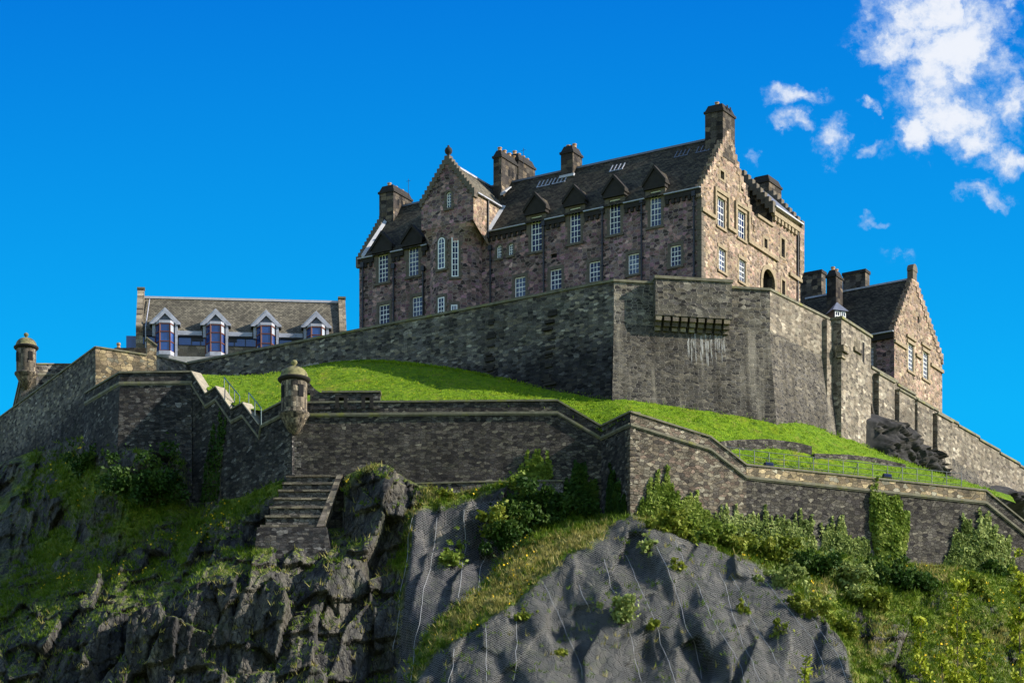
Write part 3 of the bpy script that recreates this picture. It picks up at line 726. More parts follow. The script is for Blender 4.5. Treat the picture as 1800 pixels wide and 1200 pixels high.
# saw-toothed wall climbing back from the turret
pD = px3(337, 655, 303.0); pC = L(510, 709)
frS = Fr(pD, (pC.x-pD.x, pC.y-pD.y))
s = frS.pt
sp = [s(338, 655), s(362, 693), s(380, 681), s(407, 720), s(427, 709), s(456, 747), s(459, 727), s(499, 706), s(513.5, 700)]
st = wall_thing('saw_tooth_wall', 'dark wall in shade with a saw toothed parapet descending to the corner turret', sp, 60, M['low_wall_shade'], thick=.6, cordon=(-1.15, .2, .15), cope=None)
m = MB()
for a, b in ((0, 1), (2, 3), (4, 5)):
    m2 = [sp[a], sp[b]]; strip(m, m2, [frS.n]*2, -.95, .12, .0, .15)
m.build('coping', M['coping_tan'], st)
m = MB(); strip(m, sp[6:8], [frS.n]*2, -.6, .12, 0, .15)
for a, b in ((1, 2), (3, 4)): strip(m, [sp[a], sp[b]], [frS.n]*2, -.6, .10, 0, .12)
m.build('coping_tooth', M['coping'], st)
# blunt bastion left of the saw-tooth wall
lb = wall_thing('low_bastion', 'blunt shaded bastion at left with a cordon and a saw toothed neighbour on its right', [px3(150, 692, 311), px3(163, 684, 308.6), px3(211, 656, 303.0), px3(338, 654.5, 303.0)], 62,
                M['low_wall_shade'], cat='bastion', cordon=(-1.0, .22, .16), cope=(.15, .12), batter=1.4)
# higher lit bastion behind it and the dark wall running off to the left
pU = px3(168, 611, 312.0)
pUl = px3(-60, 780, sameZ(312, 611, 740)*1.0); pUl = px3(-40, 764, 339.0)
ub1 = wall_thing('shaded_wall', 'tall dark wall falling away to the left edge beneath the distant turret', [pUl, pU], 70, M['curtain'], cope=(.14, .1))
ub2 = wall_thing('tan_wall', 'short sunlit wall of tan boulders facing right above the blunt bastion', [pU, px3(258, 625, sameZ(312, 611, 622.5))], 70, M['left_tan'], cope=(.14, .1))
pp = px3(258, 625, 314.3); frp = Fr(pp, (1, .25)); m = MB(); z = (YH-600)/FPX*314.3
m.hexa([frp.P(0, 80, .3), frp.P(.85, 80, .3), frp.P(.85, 80, -.5), frp.P(0, 80, -.5)], [frp.P(0, z+.2, .3), frp.P(.85, z-.45, .3), frp.P(.85, z-.45, -.5), frp.P(0, z+.2, -.5)])
pl = thing('stone_pillar', frp.P(.4, 80, 0), 'upright stone pillar with a sloped top ending the tan boulder wall', 'pillar'); m.build('shaft', M['left_tan'], pl)
m = MB(); m.hexa([frp.P(-.08, z+.2, .4), frp.P(.93, z-.47, .4), frp.P(.93, z-.47, -.6), frp.P(-.08, z+.2, -.6)], [frp.P(-.08, z+.34, .4), frp.P(.93, z-.33, .4), frp.P(.93, z-.33, -.6), frp.P(-.08, z+.34, -.6)]); m.build('cap', M['coping'], pl)
pE = pCL
dk = wall_thing('link_wall', 'short dark wall sloping down from the stone pillar to the long curtain wall', [px3(274, 627, 314.6), px3(330, 640.5, pCL.y-.1)], 80, M['curtain'], cope=(.14, .1))
# wall under the far turret
w2 = wall_thing('turret_wall', 'small far wall carrying the turret at the left edge of the rock', [px3(18, 742, 341), px3(37, 657, 338), px3(64, 640.5, 338), px3(140, 641, 341)], 70, M['bastion'], cope=(.12, .1), cordon=(-1.05, .18, .12))

# corner turrets
def turret(name, label, c, zc, r):
    """zc: level of the cordon under the drum"""
    t = thing(name, (c[0], c[1], zc-1.7*r), label, 'turret', 'domed corner turrets')
    m = MB(); m.lathe(c, [(.05, zc-1.55*r), (.45*r, zc-1.3*r), (.55*r, zc-1.1*r), (.58*r, zc-1.08*r), (.72*r, zc-.85*r), (.75*r, zc-.8*r), (.9*r, zc-.5*r), (.93*r, zc-.45*r), (1.06*r, zc-.22*r), (1.18*r, zc-.08*r), (1.18*r, zc+.06*r), (1.0*r, zc+.12*r)]); m.build('corbel_base', M['turret_stone'], t, True)
    m = MB(); zt = zc+2.45*r; m.lathe(c, [(1.0*r, zc+.1*r), (1.0*r, zt)]); b = m.build('drum', M['turret_stone'], t, True)
    for an in (-2.55, -.95):
        m = MB(); f = Fr((c[0]+math.cos(an)*r, c[1]+math.sin(an)*r), (-math.sin(an), math.cos(an)))
        m.box(f, -.22*r, .22*r, zc+1.15*r, zc+2.05*r, -.15, .03)
        m.build('slit_window', M['black_void'], b)
    m = MB(); m.lathe(c, [(1.0*r, zt-.06*r), (1.14*r, zt+.02*r), (1.26*r, zt+.14*r), (1.26*r, zt+.24*r), (1.12*r, zt+.30*r)]); m.build('cornice', M['dressed_black'], t, True)
    m = MB(); m.lathe(c, [(1.14*r, zt+.29*r)]+[(1.08*r*math.cos(a)**.8 if a < 1.5 else .14*r, zt+.3*r+.86*r*math.sin(a)) for a in [0.0, .25, .5, .75, 1.0, 1.2, 1.4]]+[(.12*r, zt+1.2*r)]); d = m.build('dome', M['lichen_dome'], t, True)
    m = MB(); m.lathe(c, [(.12*r, zt+1.1*r), (.1*r, zt+1.28*r), (.2*r, zt+1.36*r), (.26*r, zt+1.5*r), (.2*r, zt+1.64*r), (.02, zt+1.72*r)], 16); m.build('finial', M['lichen_dome'], d, True)
    return t
tc = px3(517, 728, 292.0); turret('corner_turret', 'near domed stone turret with yellow lichen on the lower wall corner', (tc.x, tc.y), tc.z, 1.12)
tc = px3(46, 657, 337.6); turret('corner_turret', 'far small domed turret at the left edge against the sky', (tc.x, tc.y), tc.z, .98)

# stepped masonry buttress under the turret corner
bt = thing('stepped_buttress', px3(535, 925, 287), 'stepped masonry buttress of shallow ledges below the near turret', 'buttress')
ys = [835, 848, 861, 875, 890, 906, 923]
lx = [504, 497, 490, 482, 475, 467, 459]; rx = [592, 588, 583, 577, 571, 565, 558]
m = MB(); md = MB(); base = px3(460, 1010, 287)
for i in range(7):
    Yf = 291.6-i*.72; Yb = Yf-.0; z1 = (YH-ys[i])/FPX*Yf; z0 = (YH-(ys[i+1] if i < 6 else 1015))/FPX*(Yf-.72)
    a = px3(lx[i], 0, Yf).x; b = px3(rx[i], 0, Yf).x; back = 292.2
    m.hexa([(a, Yf, z0-.3), (b, Yf, z0-.3), (b, back, z0-.3), (a, back, z0-.3)], [(a, Yf, z1), (b, Yf, z1), (b, back, z1), (a, back, z1)])
    md.hexa([(a-.06, Yf-.12, z1-.16), (b, Yf-.12, z1-.16), (b, Yf+.7, z1-.16), (a-.06, Yf+.7, z1-.16)], [(a-.06, Yf-.12, z1+.02), (b, Yf-.12, z1+.02), (b, Yf+.7, z1+.02), (a-.06, Yf+.7, z1+.02)])
m.build('masonry', M['buttress_stone'], bt); md.build('ledge', M['ashlar'], bt)
m = MB(); f = lambda px, py, Y: px3(px, py, Y)
m.hexa([f(592, 835, 291.3), f(602, 833, 291.3), f(602, 840, 292.2), f(592, 842, 292.2)], [f(556, 925, 286.9), f(571, 924, 286.9), f(573, 940, 292.2), f(558, 940, 292.2)]); m.build('side_coping', M['ashlar'], bt)
m = MB(); zA = (YH-926)/FPX*286.6
aL = px3(452, 926, 286.6).x; aR = px3(574, 926, 286.6).x
m.hexa([(aL-.6, 285.6, zA-6.5), (aR+1.1, 285.6, zA-6.5), (aR+1.1, 292, zA-6.5), (aL-.6, 292, zA-6.5)], [(aL, 286.6, zA), (aR, 286.6, zA), (aR+.3, 292, zA), (aL, 292, zA)]); m.build('base_masonry', M['low_wall_shade'], bt)
# low retaining wall under the front wall
wall_thing('retaining_wall', 'low mossy retaining wall in front of the long lower wall above the left net', [px3(728, 851, 290.6), px3(830, 848, 290.6), px3(900, 846, 290.9), px3(990, 846, 291.1)], 66, M['buttress_stone'], thick=.9, cope=(.12, .1), cope_mat=M['coping'])
# long and short corner stones under the turret and at the sharp front corner
def corner_quoins(par, fa, ua, fb, ub, z0, z1, mat):
    z = z0; k = 0
    while z < z1:
        l1, l2 = (.85, .45) if k % 2 else (.45, .85)
        m = MB(); m.box(fb, ub, ub+l2, z, z+.40, -.2, .05); m.box(fa, ua-l1, ua+.04, z, z+.40, -.2, .045); m.build('quoin', M[mat], par); z += .46; k += 1
corner_quoins(fw, frS, frS.u(511), frL, 0.0, 78.2, 84.2, 'buttress_stone')
corner_quoins(rw, fr_mid, (cr-L(1057, 750)).xy.length, frQ, 0.0, 76.2, 83.6, 'low_wall_sunny')
# ------------------------------------------------------------------ the great stone building
A = Vector((16.65, 300.0))
F = Fr(A, (-dH.x, -dH.y))          # long facade, u negative to the left
G = Fr(A, dG)                      # sunlit gable side
ZE = 108.6; ZR = 114.85; VH = 5.15; UL = F.u(631.5); Z0 = 90.0
hosp = thing('castle_building', (A.x-12, A.y+14, Z0), 'great crow stepped stone building with tall white windows above the bastion', 'building')
def pxwin(fr, x0, x1, y0, y1, w=0.0):
    a, b = fr.u(x0, w), fr.u(x1, w); mid = (a+b)/2
    return a, b, fr.z(y1, mid, w), fr.z(y0, mid, w)
lower = [(666, 684.5, 535, 570), (724.5, 742.5, 521, 556), (904.5, 923.5, 486.5, 522), (967, 987, 473, 509), (1035.5, 1055, 459.5, 495.5), (1104, 1123, 446, 482), (1178, 1197, 431.5, 468)]
upper = [(664.5, 682, 447, 496.5), (717.5, 735.5, 435, 485), (933, 952.5, 380, 442), (1001.5, 1020.5, 365, 427), (1071, 1090.5, 350, 412), (1142.5, 1162, 335.5, 398)]
arch2 = [(873, 881.5, 431, 454), (893.5, 902, 428, 449)]
hl = [pxwin(F, *w) for w in lower]; hu = [pxwin(F, *w) for w in upper]; ha = [pxwin(F, *w) for w in arch2]
cut = lambda h: (h[0], h[1], h[2], min(h[3], ZE))
m = MB()
small = [pxwin(F, 968, 979, 446, 453)]
wall_panel(m, F, UL, 0, Z0, ZE, [cut(h) for h in hl+hu+ha]+small, depth=.22)
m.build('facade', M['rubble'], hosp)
m = MB(); h = small[0]; m.poly([F.P(h[0], h[2], -.2), F.P(h[1], h[2], -.2), F.P(h[1], h[3], -.2), F.P(h[0], h[3], -.2)]); m.build('vent_opening', M['black_void'], hosp)
for h in hl: window(hosp, F, *h, 3, 4)
for h in ha: window(hosp, F, *h, 2, 4, arched=True, sw=.16)
# dark dormers break the eaves
def dormer(fr, h, apex_px, apex_py, ww=.44):
    a, b, c, d = h; ua, ub = a-ww, b+ww; um = (a+b)/2
    dm = MB(); za = fr.z(apex_py, um); zb = d+.34
    for (p, q_) in ((ua, a), (b, ub)): dm.box(fr, p, q_, ZE-1.0, zb, -.5, .04)
    dm.box(fr, a, b, d, zb, -.5, .04)
    # cheeks running back to the roof
    for uu in (ua, ub):
        back = (zb-ZE)/1.22+.1
        dm.poly([fr.P(uu, ZE-.5, -.5), fr.P(uu, zb, -.5), fr.P(uu, zb, -back), fr.P(uu, ZE, -.1)])
    o = dm.build('dormer', M['dressed_dark'], hosp)
    pm = MB(); e = .1
    pm.prism(fr, [(ua-e, zb), (ub+e, zb), (ub+e, zb+.18), (um, za-.15), (ua-e, zb+.18)], -.3, .22)
    pm.prism(fr, [(ua-e-.1, zb+.1), (um, za-.2), (um, za+.12), (ua-e-.1, zb+.42)], -.3, .36)
    pm.prism(fr, [(ub+e+.1, zb+.1), (um, za-.2), (um, za+.12), (ub+e+.1, zb+.42)], -.3, .36)
    pm.box(fr, ua-e, ub+e, zb-.2, zb-.003, -.3, .3)
    pm.build('pediment', M['dressed_black'], o)
    rm = MB(); bk = (za-ZE)/1.22
    for s_ in (ua-e, ub+e):
        rm.poly([fr.P(s_, zb+.2, -.25), fr.P(um, za-.02, -.25), fr.P(um, za-.02, -bk-.1), fr.P(s_, zb+.2, -(zb+.2-ZE)/1.22-.1)])
    rm.build('dormer_roof', M['slate'], o)
    fl = MB(); u2 = ub+e+.015
    back = (zb-ZE)/1.22
    fl.poly([fr.P(ub+.012, ZE, -.15), fr.P(ub+.012, zb, -.5), fr.P(ub+.012, zb, -back-.12), fr.P(ub+.012, ZE+.02, -.05)])
    fl.build('lead_cheek', M['lead'], o)
    window(hosp, fr, a, b, c, d, 3, 6, surround=False)
    s = MB(); s.box(fr, a-.24, a, c, min(d, ZE-1.0), -.05, .025); s.box(fr, b, b+.24, c, min(d, ZE-1.0), -.05, .025); s.box(fr, a-.35, b+.35, c-.22, c, -.1, .14)
    s.build('dormer_surround', M['dressed_dark'], o)
for h, ay in zip(hu, (409, 397, 341, 327, 310, 294)): dormer(F, h, 0, ay)

# eaves course on little corbels, broken by the dormers and the stair tower
tu0, tu1 = F.u(753), F.u(856)
gaps = sorted([(h[0]-.44, h[1]+.44) for h in hu]+[(tu0, tu1)]); x = UL
for ga, gb in gaps+[(0.0, 0.0)]:
    if ga > x+.05:
        m = MB(); m.box(F, x, ga, ZE-.5, ZE-.05, -.2, .2); co = m.build('eaves_course', M['dressed_black'], hosp); k = int((ga-x)/.55)
        for i in range(k):
            m = MB(); m.box(F, x+.1+i*.55, x+.38+i*.55, ZE-.88, ZE-.5, -.1, .17); m.build('corbel', M['dressed_black'], co)
        m = MB(); m.box(F, x, ga, ZE-.05, ZE+.04, .02, .34); m.build('gutter', M['lead'], co)
    x = gb
# roof
m = MB(); e0 = .3
m.poly([F.P(UL+.5, ZE, .3), F.P(-.45, ZE, .3), F.P(-.45, ZR, -VH), F.P(UL+.5, ZR, -VH)])
m.poly([F.P(UL+.5, ZE, -2*VH), F.P(-.45, ZE, -2*VH), F.P(-.45, ZR, -VH), F.P(UL+.5, ZR, -VH)])
roof = m.build('roof', M['slate'], hosp)
m = MB(); m.box(F, UL+.5, -.45, ZR-.06, ZR+.12, -VH-.16, -VH+.16); m.build('ridge', M['lead_dark'], roof)
for px, py in ((958, 317), (985, 309), (1086, 290), (1200, 263), (1238, 253)):   # skylights
    w = -VH+.95; u = F.u(px, w); z = ZE+(.3-w)/(.3+VH)*(ZR-ZE)
    m = MB(); k = (ZR-ZE)/(.3+VH)
    for i in range(4): m.hexa([F.P(u-.7+i*.42, z-.4, w+.4/k+.05), F.P(u-.62+i*.42, z-.4, w+.4/k+.05), F.P(u-.62+i*.42, z-.4, w+.4/k-.1), F.P(u-.7+i*.42, z-.4, w+.4/k-.1)],
                             [F.P(u-.7+i*.42, z+.4, w-.4/k+.1), F.P(u-.62+i*.42, z+.4, w-.4/k+.1), F.P(u-.62+i*.42, z+.4, w-.4/k-.1), F.P(u-.7+i*.42, z+.4, w-.4/k-.1)])
    m.hexa([F.P(u-.7, z-.42, w+.42/k+.06), F.P(u+.7, z-.42, w+.42/k+.06), F.P(u+.7, z-.42, w+.42/k-.1), F.P(u-.7, z-.42, w+.42/k-.1)], [F.P(u-.7, z-.34, w+.34/k+.08), F.P(u+.7, z-.34, w+.34/k+.08), F.P(u+.7, z-.34, w+.34/k-.1), F.P(u-.7, z-.34, w+.34/k-.1)])
    m.build('skylight', M['lead_dark' if px > 1100 else 'lead'], roof)
# drainpipes
for px, y0 in ((639, 470), (693, 472), (745, 476), (863, 440), (957, 397), (1060, 370), (1129, 357), (1221, 345)):
    u = F.u(px); z = F.z(y0, u); m = MB(); m.tube([F.P(u, 90, .14), F.P(u, z, .14)], .085, 8); m.box(F, u-.17, u+.17, z-.05, z+.4, .03, .3)
    for k in range(5): m.box(F, u-.13, u+.13, z-1-k*2.0, z-.9-k*2.0, .02, .24)
    m.build('drainpipe', M['pipe'], hosp)

def crow_gable(par, fr, u0, um, u1, z0a, zr, z0b, w0, w1, mat, n=11, name='crow_steps', capname=None, only=None):
    """stepped skews either side of an apex, as solid steps"""
    m = MB()
    for side, (ua, za) in enumerate(((u0, z0a), (u1, z0b))):
        if only is not None and side != only: continue
        for i in range(n):
            p0 = ua+(um-ua)*i/n; p1 = ua+(um-ua)*(i+1)/n
            zt = za+(zr-za)*(i+1)/n
            m.box(fr, min(p0, p1), max(p0, p1), zt-(zr-za)/n*2.0, zt+.12, w0, w1)
    return m.build(name, mat, par)

# sunlit gable wall, low parapet of the recess, and the wing, all on one plane
gw = [(1261, 1274, 349, 400), (1297, 1310, 372, 420.5), (1263, 1275.5, 437.5, 477.5), (1299, 1310.5, 457, 496.5)]
hg = [pxwin(G, *w) for w in gw]
so_ = [pxwin(G, 1266, 1272.5, 301, 315), pxwin(G, 1302, 1308, 324, 337), pxwin(G, 1343, 1348.5, 420, 436), pxwin(G, 1373, 1379, 420, 452), pxwin(G, 1374, 1379.5, 493, 522)]
ad = pxwin(G, 1340, 1361, 474, 560); 
VW0 = 13.9; VW1 = 19.6; ZEW = (YH-366)/FPX*G.P(14.6, 0).y; ZP = 109.3
def gtop(v):
    if v <= VH: return ZE+(ZR-ZE)*v/VH
    if v <= 2*VH+.4: return max(ZP, ZR-(ZR-ZE)*(v-VH)/VH)
    if v <= VW0: return ZP
    return ZEW
m = MB()
wall_panel(m, G, 0, VW1, Z0, gtop, hg+so_+[ad], depth=.3, brk=(VH, 2*VH-.55, 2*VH+.4, VW0))
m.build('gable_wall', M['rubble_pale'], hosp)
for h in hg: window(hosp, G, *h, 3, 4, hood=.06, sw=.22)
for h in so_:
    m = MB(); m.poly([G.P(h[0], h[2], -.28), G.P(h[1], h[2], -.28), G.P(h[1], h[3], -.28), G.P(h[0], h[3], -.28)]); oo = m.build('small_opening', M['glass'], hosp)
    m = MB()
    for (a, b, c, d) in ((h[0]-.25, h[0], h[2], h[3]), (h[1], h[1]+.25, h[2], h[3]), (h[0]-.25, h[1]+.25, h[3], h[3]+.25), (h[0]-.25, h[1]+.25, h[2]-.2, h[2])): m.box(G, a, b, c, d, -.05, .04)
    m.build('opening_surround', M['dressed'], oo)
# arched doorway
m = MB(); a, b, c, d = ad; r = (b-a)/2; dz = d-r; arc = arch_pts(a, b, dz)
m.prism(G, [(b, d+.02)]+[arc[k] for k in range(5, -1, -1)], -.3, -.01); m.prism(G, [(a, d+.02)]+[arc[k] for k in range(5, 11)], -.3, -.01)
o = arch_pts(a-.4, b+.4, dz)
for k in range(10):
    m.hexa([G.P(*o[k], -.05), G.P(*o[k+1], -.05), G.P(*arc[k+1], -.05), G.P(*arc[k], -.05)], [G.P(*o[k], .1), G.P(*o[k+1], .1), G.P(*arc[k+1], .1), G.P(*arc[k], .1)])
m.box(G, a-.4, a, c, dz, -.05, .08); m.box(G, b, b+.4, c, dz, -.05, .08)
ao = m.build('arched_doorway', M['dressed'], hosp)
m = MB(); m.poly([G.P(a, c, -1.4), G.P(b, c, -1.4), G.P(b, d, -1.4), G.P(a, d, -1.4)])
for uu in (a, b): m.poly([G.P(uu, c, -.3), G.P(uu, d, -.3), G.P(uu, d, -1.4), G.P(uu, c, -1.4)])
m.poly([G.P(a, d, -.3), G.P(b, d, -.3), G.P(b, d, -1.4), G.P(a, d, -1.4)]); m.build('door_recess', M['chimney_stone'], ao)
# string course stepping round the windows
m = MB(); zs = G.z(349, 0.0); pt_ = [(0, zs-1.35)]
segs = [(-.05, hg[0][0]-.55, zs-.9), (hg[0][0]-.55, hg[0][1]+.55, hg[0][3]+.55), (hg[0][1]+.55, hg[1][0]-.55, zs-1.0), (hg[1][0]-.55, hg[1][1]+.55, hg[1][3]+.5), (hg[1][1]+.55, 14.9, zs-1.05), (17.2, VW1+.1, zs-1.6)]
for i, (a, b, z) in enumerate(segs):
    m = MB(); m.box(G, a, b, z-.2, z+.12, -.05, .2)
    if i and i < 5: zz = sorted((z, segs[i-1][2])); m.box(G, a-.12, a+.12, zz[0]-.17, zz[1]+.1, -.05, .195)
    m.build('string_course', M['dressed'], hosp)
cs = crow_gable(hosp, G, -.15, VH, 2*VH+.15, ZE-.3, ZR+.2, ZE-.3, -.55, .06, M['rubble_pale'], 13)
# quoins at the sharp corner
m = MB(); z = 91.0; k = 0
while z < ZE-.4:
    l1, l2 = (.75, .4) if k % 2 else (.4, .75)
    m.box(F, -l1, .03, z, z+.42, -.03, .03); m.box(G, .03, l2, z, z+.42, -.03, .032); z += .45; k += 1
m.build('quoin', M['dressed_dark'], hosp)
# left gable's stepped skew and its white flashing
FLg = Fr(F.P(UL, 0), dG)
crow_gable(hosp, FLg, -.2, VH, 2*VH, ZE-.3, ZR+.25, ZE-.3, -.25, .45, M['dressed_dark'], 15)
m = MB(); m.poly([FLg.P(0, Z0), FLg.P(2*VH, Z0), FLg.P(2*VH, ZE), FLg.P(VH, ZR), FLg.P(0, ZE)]); m.build('end_wall', M['rubble'], hosp)
m = MB(); k = (ZR-ZE)/(VH+.3)
m.hexa([F.P(UL+.48, ZE+.02, .32), F.P(UL+.75, ZE+.02, .32), F.P(UL+.75, ZE+.06, .36), F.P(UL+.48, ZE+.3, .36)], [F.P(UL+.48, ZR, -VH), F.P(UL+.75, ZR, -VH), F.P(UL+.75, ZR+.06, -VH), F.P(UL+.48, ZR+.3, -VH)]); m.build('flashing', M['flashing'], hosp)

def chimney(par, fr, u0, u1, w0, w1, zb, zt, pots=2, mat='chimney_stone', along='u'):
    m = MB(); m.box(fr, u0, u1, zb, zt-.75, w0, w1)
    o = m.build('chimney', M[mat], par)
    m = MB(); m.box(fr, u0-.1, u1+.1, zt-.75, zt-.55, w0-.1, w1+.1); m.taper(fr, u0-.02, u1+.02, zt-.55, zt, w0-.02, w1+.02, .22); m.build('cap', M['dressed_black'], o)
    m = MB()
    for i in range(pots):
        t = (i+.5)/pots; p = fr.P(u0+(u1-u0)*t if along == 'u' else (u0+u1)/2, zt, w0+(w1-w0)*t if along == 'w' else (w0+w1)/2)
        m.lathe((p.x, p.y), [(.2, zt-.02), (.17, zt+.2), (.21, zt+.24), (.21, zt+.32), (.1, zt+.32)], 10)
    if pots: m.build('chimney_pot', M['pot'], o)
    return o
zpx = lambda py, Y: (YH-py)/FPX*Y
# gable end chimney (front face on the gable plane)
cu0, cu1 = G.u(1269.5), G.u(1290.5)
co_ = chimney(hosp, G, VH-1.15, VH+1.15, -1.75, .05, ZR-2.2, zpx(187, 304.4), 2, 'chimney_stone')
m = MB()
for k in (-.45, .15): m.box(G, VH+k, VH+k+.28, ZR+1.9, ZR+2.6, .04, .056)
m.build('flue_opening', M['black_void'], co_)
# ridge chimney and the double stack
def ridge_chimney(x0, x1, yt, depth, pots, w=-VH, drop=1.6, along='u', mat='chimney_stone'):
    u0, u1 = F.u(x0, w), F.u(x1, w); Y = F.P(u0, 0, w).y
    return chimney(hosp, F, u0, u1, w-depth/2, w+depth/2, ZR-drop, zpx(yt, Y), pots, mat, along), u0, u1
ch, u0, u1 = ridge_chimney(994, 1015, 263, 1.7, 2)
m = MB(); m.hexa([F.P(u0-.1, ZR-.95, -VH+.98), F.P(u1+.15, ZR-.95, -VH+.98), F.P(u1+.15, ZR-.95, -VH+.7), F.P(u0-.1, ZR-.95, -VH+.7)], [F.P(u0-.1, ZR-.7, -VH+.93), F.P(u1+.15, ZR-.7, -VH+.93), F.P(u1+.15, ZR-.7, -VH+.7), F.P(u0-.1, ZR-.7, -VH+.7)]); m.build('flashing', M['flashing'], ch)
ch2, u0, u1 = ridge_chimney(884, 898, 275, 3.4, 4, w=-VH+.3, drop=3.4, along='w')
m = MB()
for i in range(3): m.box(F, u1, u1+.012, ZR+.4, ZR+1.0, -VH-.9+i*.7, -VH-.6+i*.7)
m.build('flue_opening', M['black_void'], ch2)
m = MB(); m.hexa([F.P(u1+.01, ZR-.6, -VH+.7), F.P(u1+.3, ZR-.6, -VH+.7), F.P(u1+.3, ZR-.7, -VH+.7), F.P(u1+.01, ZR-.7, -VH+.7)], [F.P(u1+.01, ZE+4.6, -VH+2.2), F.P(u1+.3, ZE+4.6, -VH+2.2), F.P(u1+.3, ZE+4.4, -VH+2.2), F.P(u1+.01, ZE+4.4, -VH+2.2)]); m.build('flashing', M['flashing'], ch2)
ridge_chimney(905, 926, 281, 3.0, 4, w=-VH-2.4, drop=2.5, along='w')
# left gable chimney
u = UL+.9; chl = chimney(hosp, F, UL-.1, UL+1.5, -VH-1.6, -VH+1.6, ZR-2.4, zpx(330, 322.0), 3, along='w')
m = MB()
for i in range(3): m.box(F, UL+1.5, UL+1.512, ZR-.1, ZR+.5, -VH-.7+i*.65, -VH-.4+i*.65)
m.build('flue_opening', M['black_void'], chl)
# thin aerials
for px, py, w in ((920, 268, -VH), (718, 322, -VH)):
    u = F.u(px, w); z = F.z(py, u, w); m = MB(); m.tube([F.P(u, z-1.4, w), F.P(u, z+.4, w)], .02, 5); m.tube([F.P(u-.25, z+.2, w), F.P(u+.25, z+.2, w)], .015, 5); m.build('aerial', M['pipe'], hosp)

# ---- stair tower: round below, square cap house above
RT = 2.55; ut = F.u(805.5); ctr = F.P(ut, 0, 0)
th0 = math.atan2(F.d.y, F.d.x)
def cyl(a, r, z, w0=0.0):           # a from 0 (right) to pi (left) round the front
    return F.P(ut+r*math.cos(a), z, w0+r*math.sin(a))
zc0, zc1 = F.z(432, ut, RT), F.z(398, ut, RT)
cu0, cu1 = F.u(742, RT), F.u(833.5, RT)                 # square front corners
def sq(a):                          # matching point on the square outline
    c, s = math.cos(a), math.sin(a)
    hw = (cu1-cu0)/2; k = min(hw/abs(c) if abs(c) > 1e-6 else 1e9, RT/abs(s) if abs(s) > 1e-6 else 1e9)
    return (cu0+cu1)/2+c*k, s*k
m = MB(); n = 36
rows = [Z0, 96, 100, zc0]
def ring(t, z):
    out = []
    for i in range(n+1):
        a = math.pi*i/n; x, w = sq(a); p = cyl(a, RT, z); q_ = F.P(x, z, w+.12*t)
        out.append(p.lerp(q_, t))
    return out
rings = [ring(0, Z0), ring(0, 98), ring(0, zc0)]+[ring((k/6)**1.3, zc0+(zc1-zc0)*k/6) for k in range(1, 7)]
vs = [p for r_ in rings for p in r_]; fs = [(j*(n+1)+i, j*(n+1)+i+1, (j+1)*(n+1)+i+1, (j+1)*(n+1)+i) for j in range(len(rings)-1) for i in range(n)]
m.add(vs, fs); tower = m.build('stair_tower', M['rubble'], hosp)
# cylinder masonry needs coordinates running round it
uvl = tower.data.uv_layers[0].data
for poly in tower.data.polygons:
    for li in poly.loop_indices:
        vi = tower.data.loops[li].vertex_index; uvl[li].uv = ((vi % (n+1))*math.pi*RT/n, vs[vi].z)
WT = RT+.12; um = (cu0+cu1)/2; zce = F.z(355, cu0, WT); zca = F.z(279, um, WT)
FT = Fr(F.P(0, 0, WT), (F.d.x, F.d.y))
wtop = pxwin(FT, 784.5, 793, 337, 366)
m = MB(); tt = lambda u_: zce+(zca-zce)*(1-abs(u_-um)/(um-cu0)) 
wall_panel(m, FT, cu0, cu1, zc1-.02, tt, [wtop], depth=.25, brk=(um,))
capf = m.build('cap_house', M['rubble'], hosp)
m = MB(); bk = WT+3.6
SR = Fr(F.P(cu1, 0, WT), (-F.n.x, -F.n.y))       # its sunlit right cheek, u running back
zk = lambda u_: zc1-.02+max(0, min(1, u_/WT))*0.0
m.poly([SR.P(0, zc1-.1), SR.P(WT-.1, zc1-1.6), SR.P(bk, zce-.2), SR.P(bk, zce), SR.P(0, zce)])
SRn = m.build('cap_house_side', M['rubble_pale'], hosp)
m = MB(); SLf = Fr(F.P(cu0, 0, WT), (-F.n.x, -F.n.y)); m.poly([SLf.P(0, zc1-.1), SLf.P(WT, zc1-.1), SLf.P(bk, zce-.2), SLf.P(bk, zce), SLf.P(0, zce)]); m.build('cap_house_side', M['rubble'], hosp)
wo = window(hosp, FT, *wtop, 2, 5, arched=True, sw=.2)
crow_gable(hosp, FT, cu0-.15, um, cu1+.15, zce-.2, zca+.15, zce-.2, -.5, .1, M['dressed_dark'], 11)
m = MB(); p = FT.P(um, 0, -.2); m.lathe((p.x, p.y), [(.22, zca), (.18, zca+.3), (.1, zca+.38), (.3, zca+.55), (.36, zca+.8), (.28, zca+1.0), (.12, zca+1.1), (.1, zca+1.25), (.02, zca+1.3)], 12); m.build('finial', M['dressed_black'], hosp, True)
m = MB(); rl = 9.0; zrr = zca-.25
for uu in (cu0-.12, cu1+.12): m.poly([FT.P(uu, zce-.05, -.4), FT.P(uu, zce-.05, -rl), FT.P(um, zrr, -rl), FT.P(um, zrr, -.4)])
tr = m.build('cap_roof', M['slate_modern'], hosp)
m = MB(); m.box(FT, um-.12, um+.12, zrr-.04, zrr+.12, -rl, -.45); m.build('ridge', M['lead'], tr)
m = MB(); m.box(FT, cu1+.02, cu1+.26, zce-.14, zce-.03, -6.6, -.45); m.build('gutter', M['lead'], tr)
m = MB(); k = (ZR-ZE)/(VH+.3)
pA, pBk = SR.P(WT-.3, ZE, -0.0), SR.P(WT+(zce-ZE)/k-.3, zce, -.0)
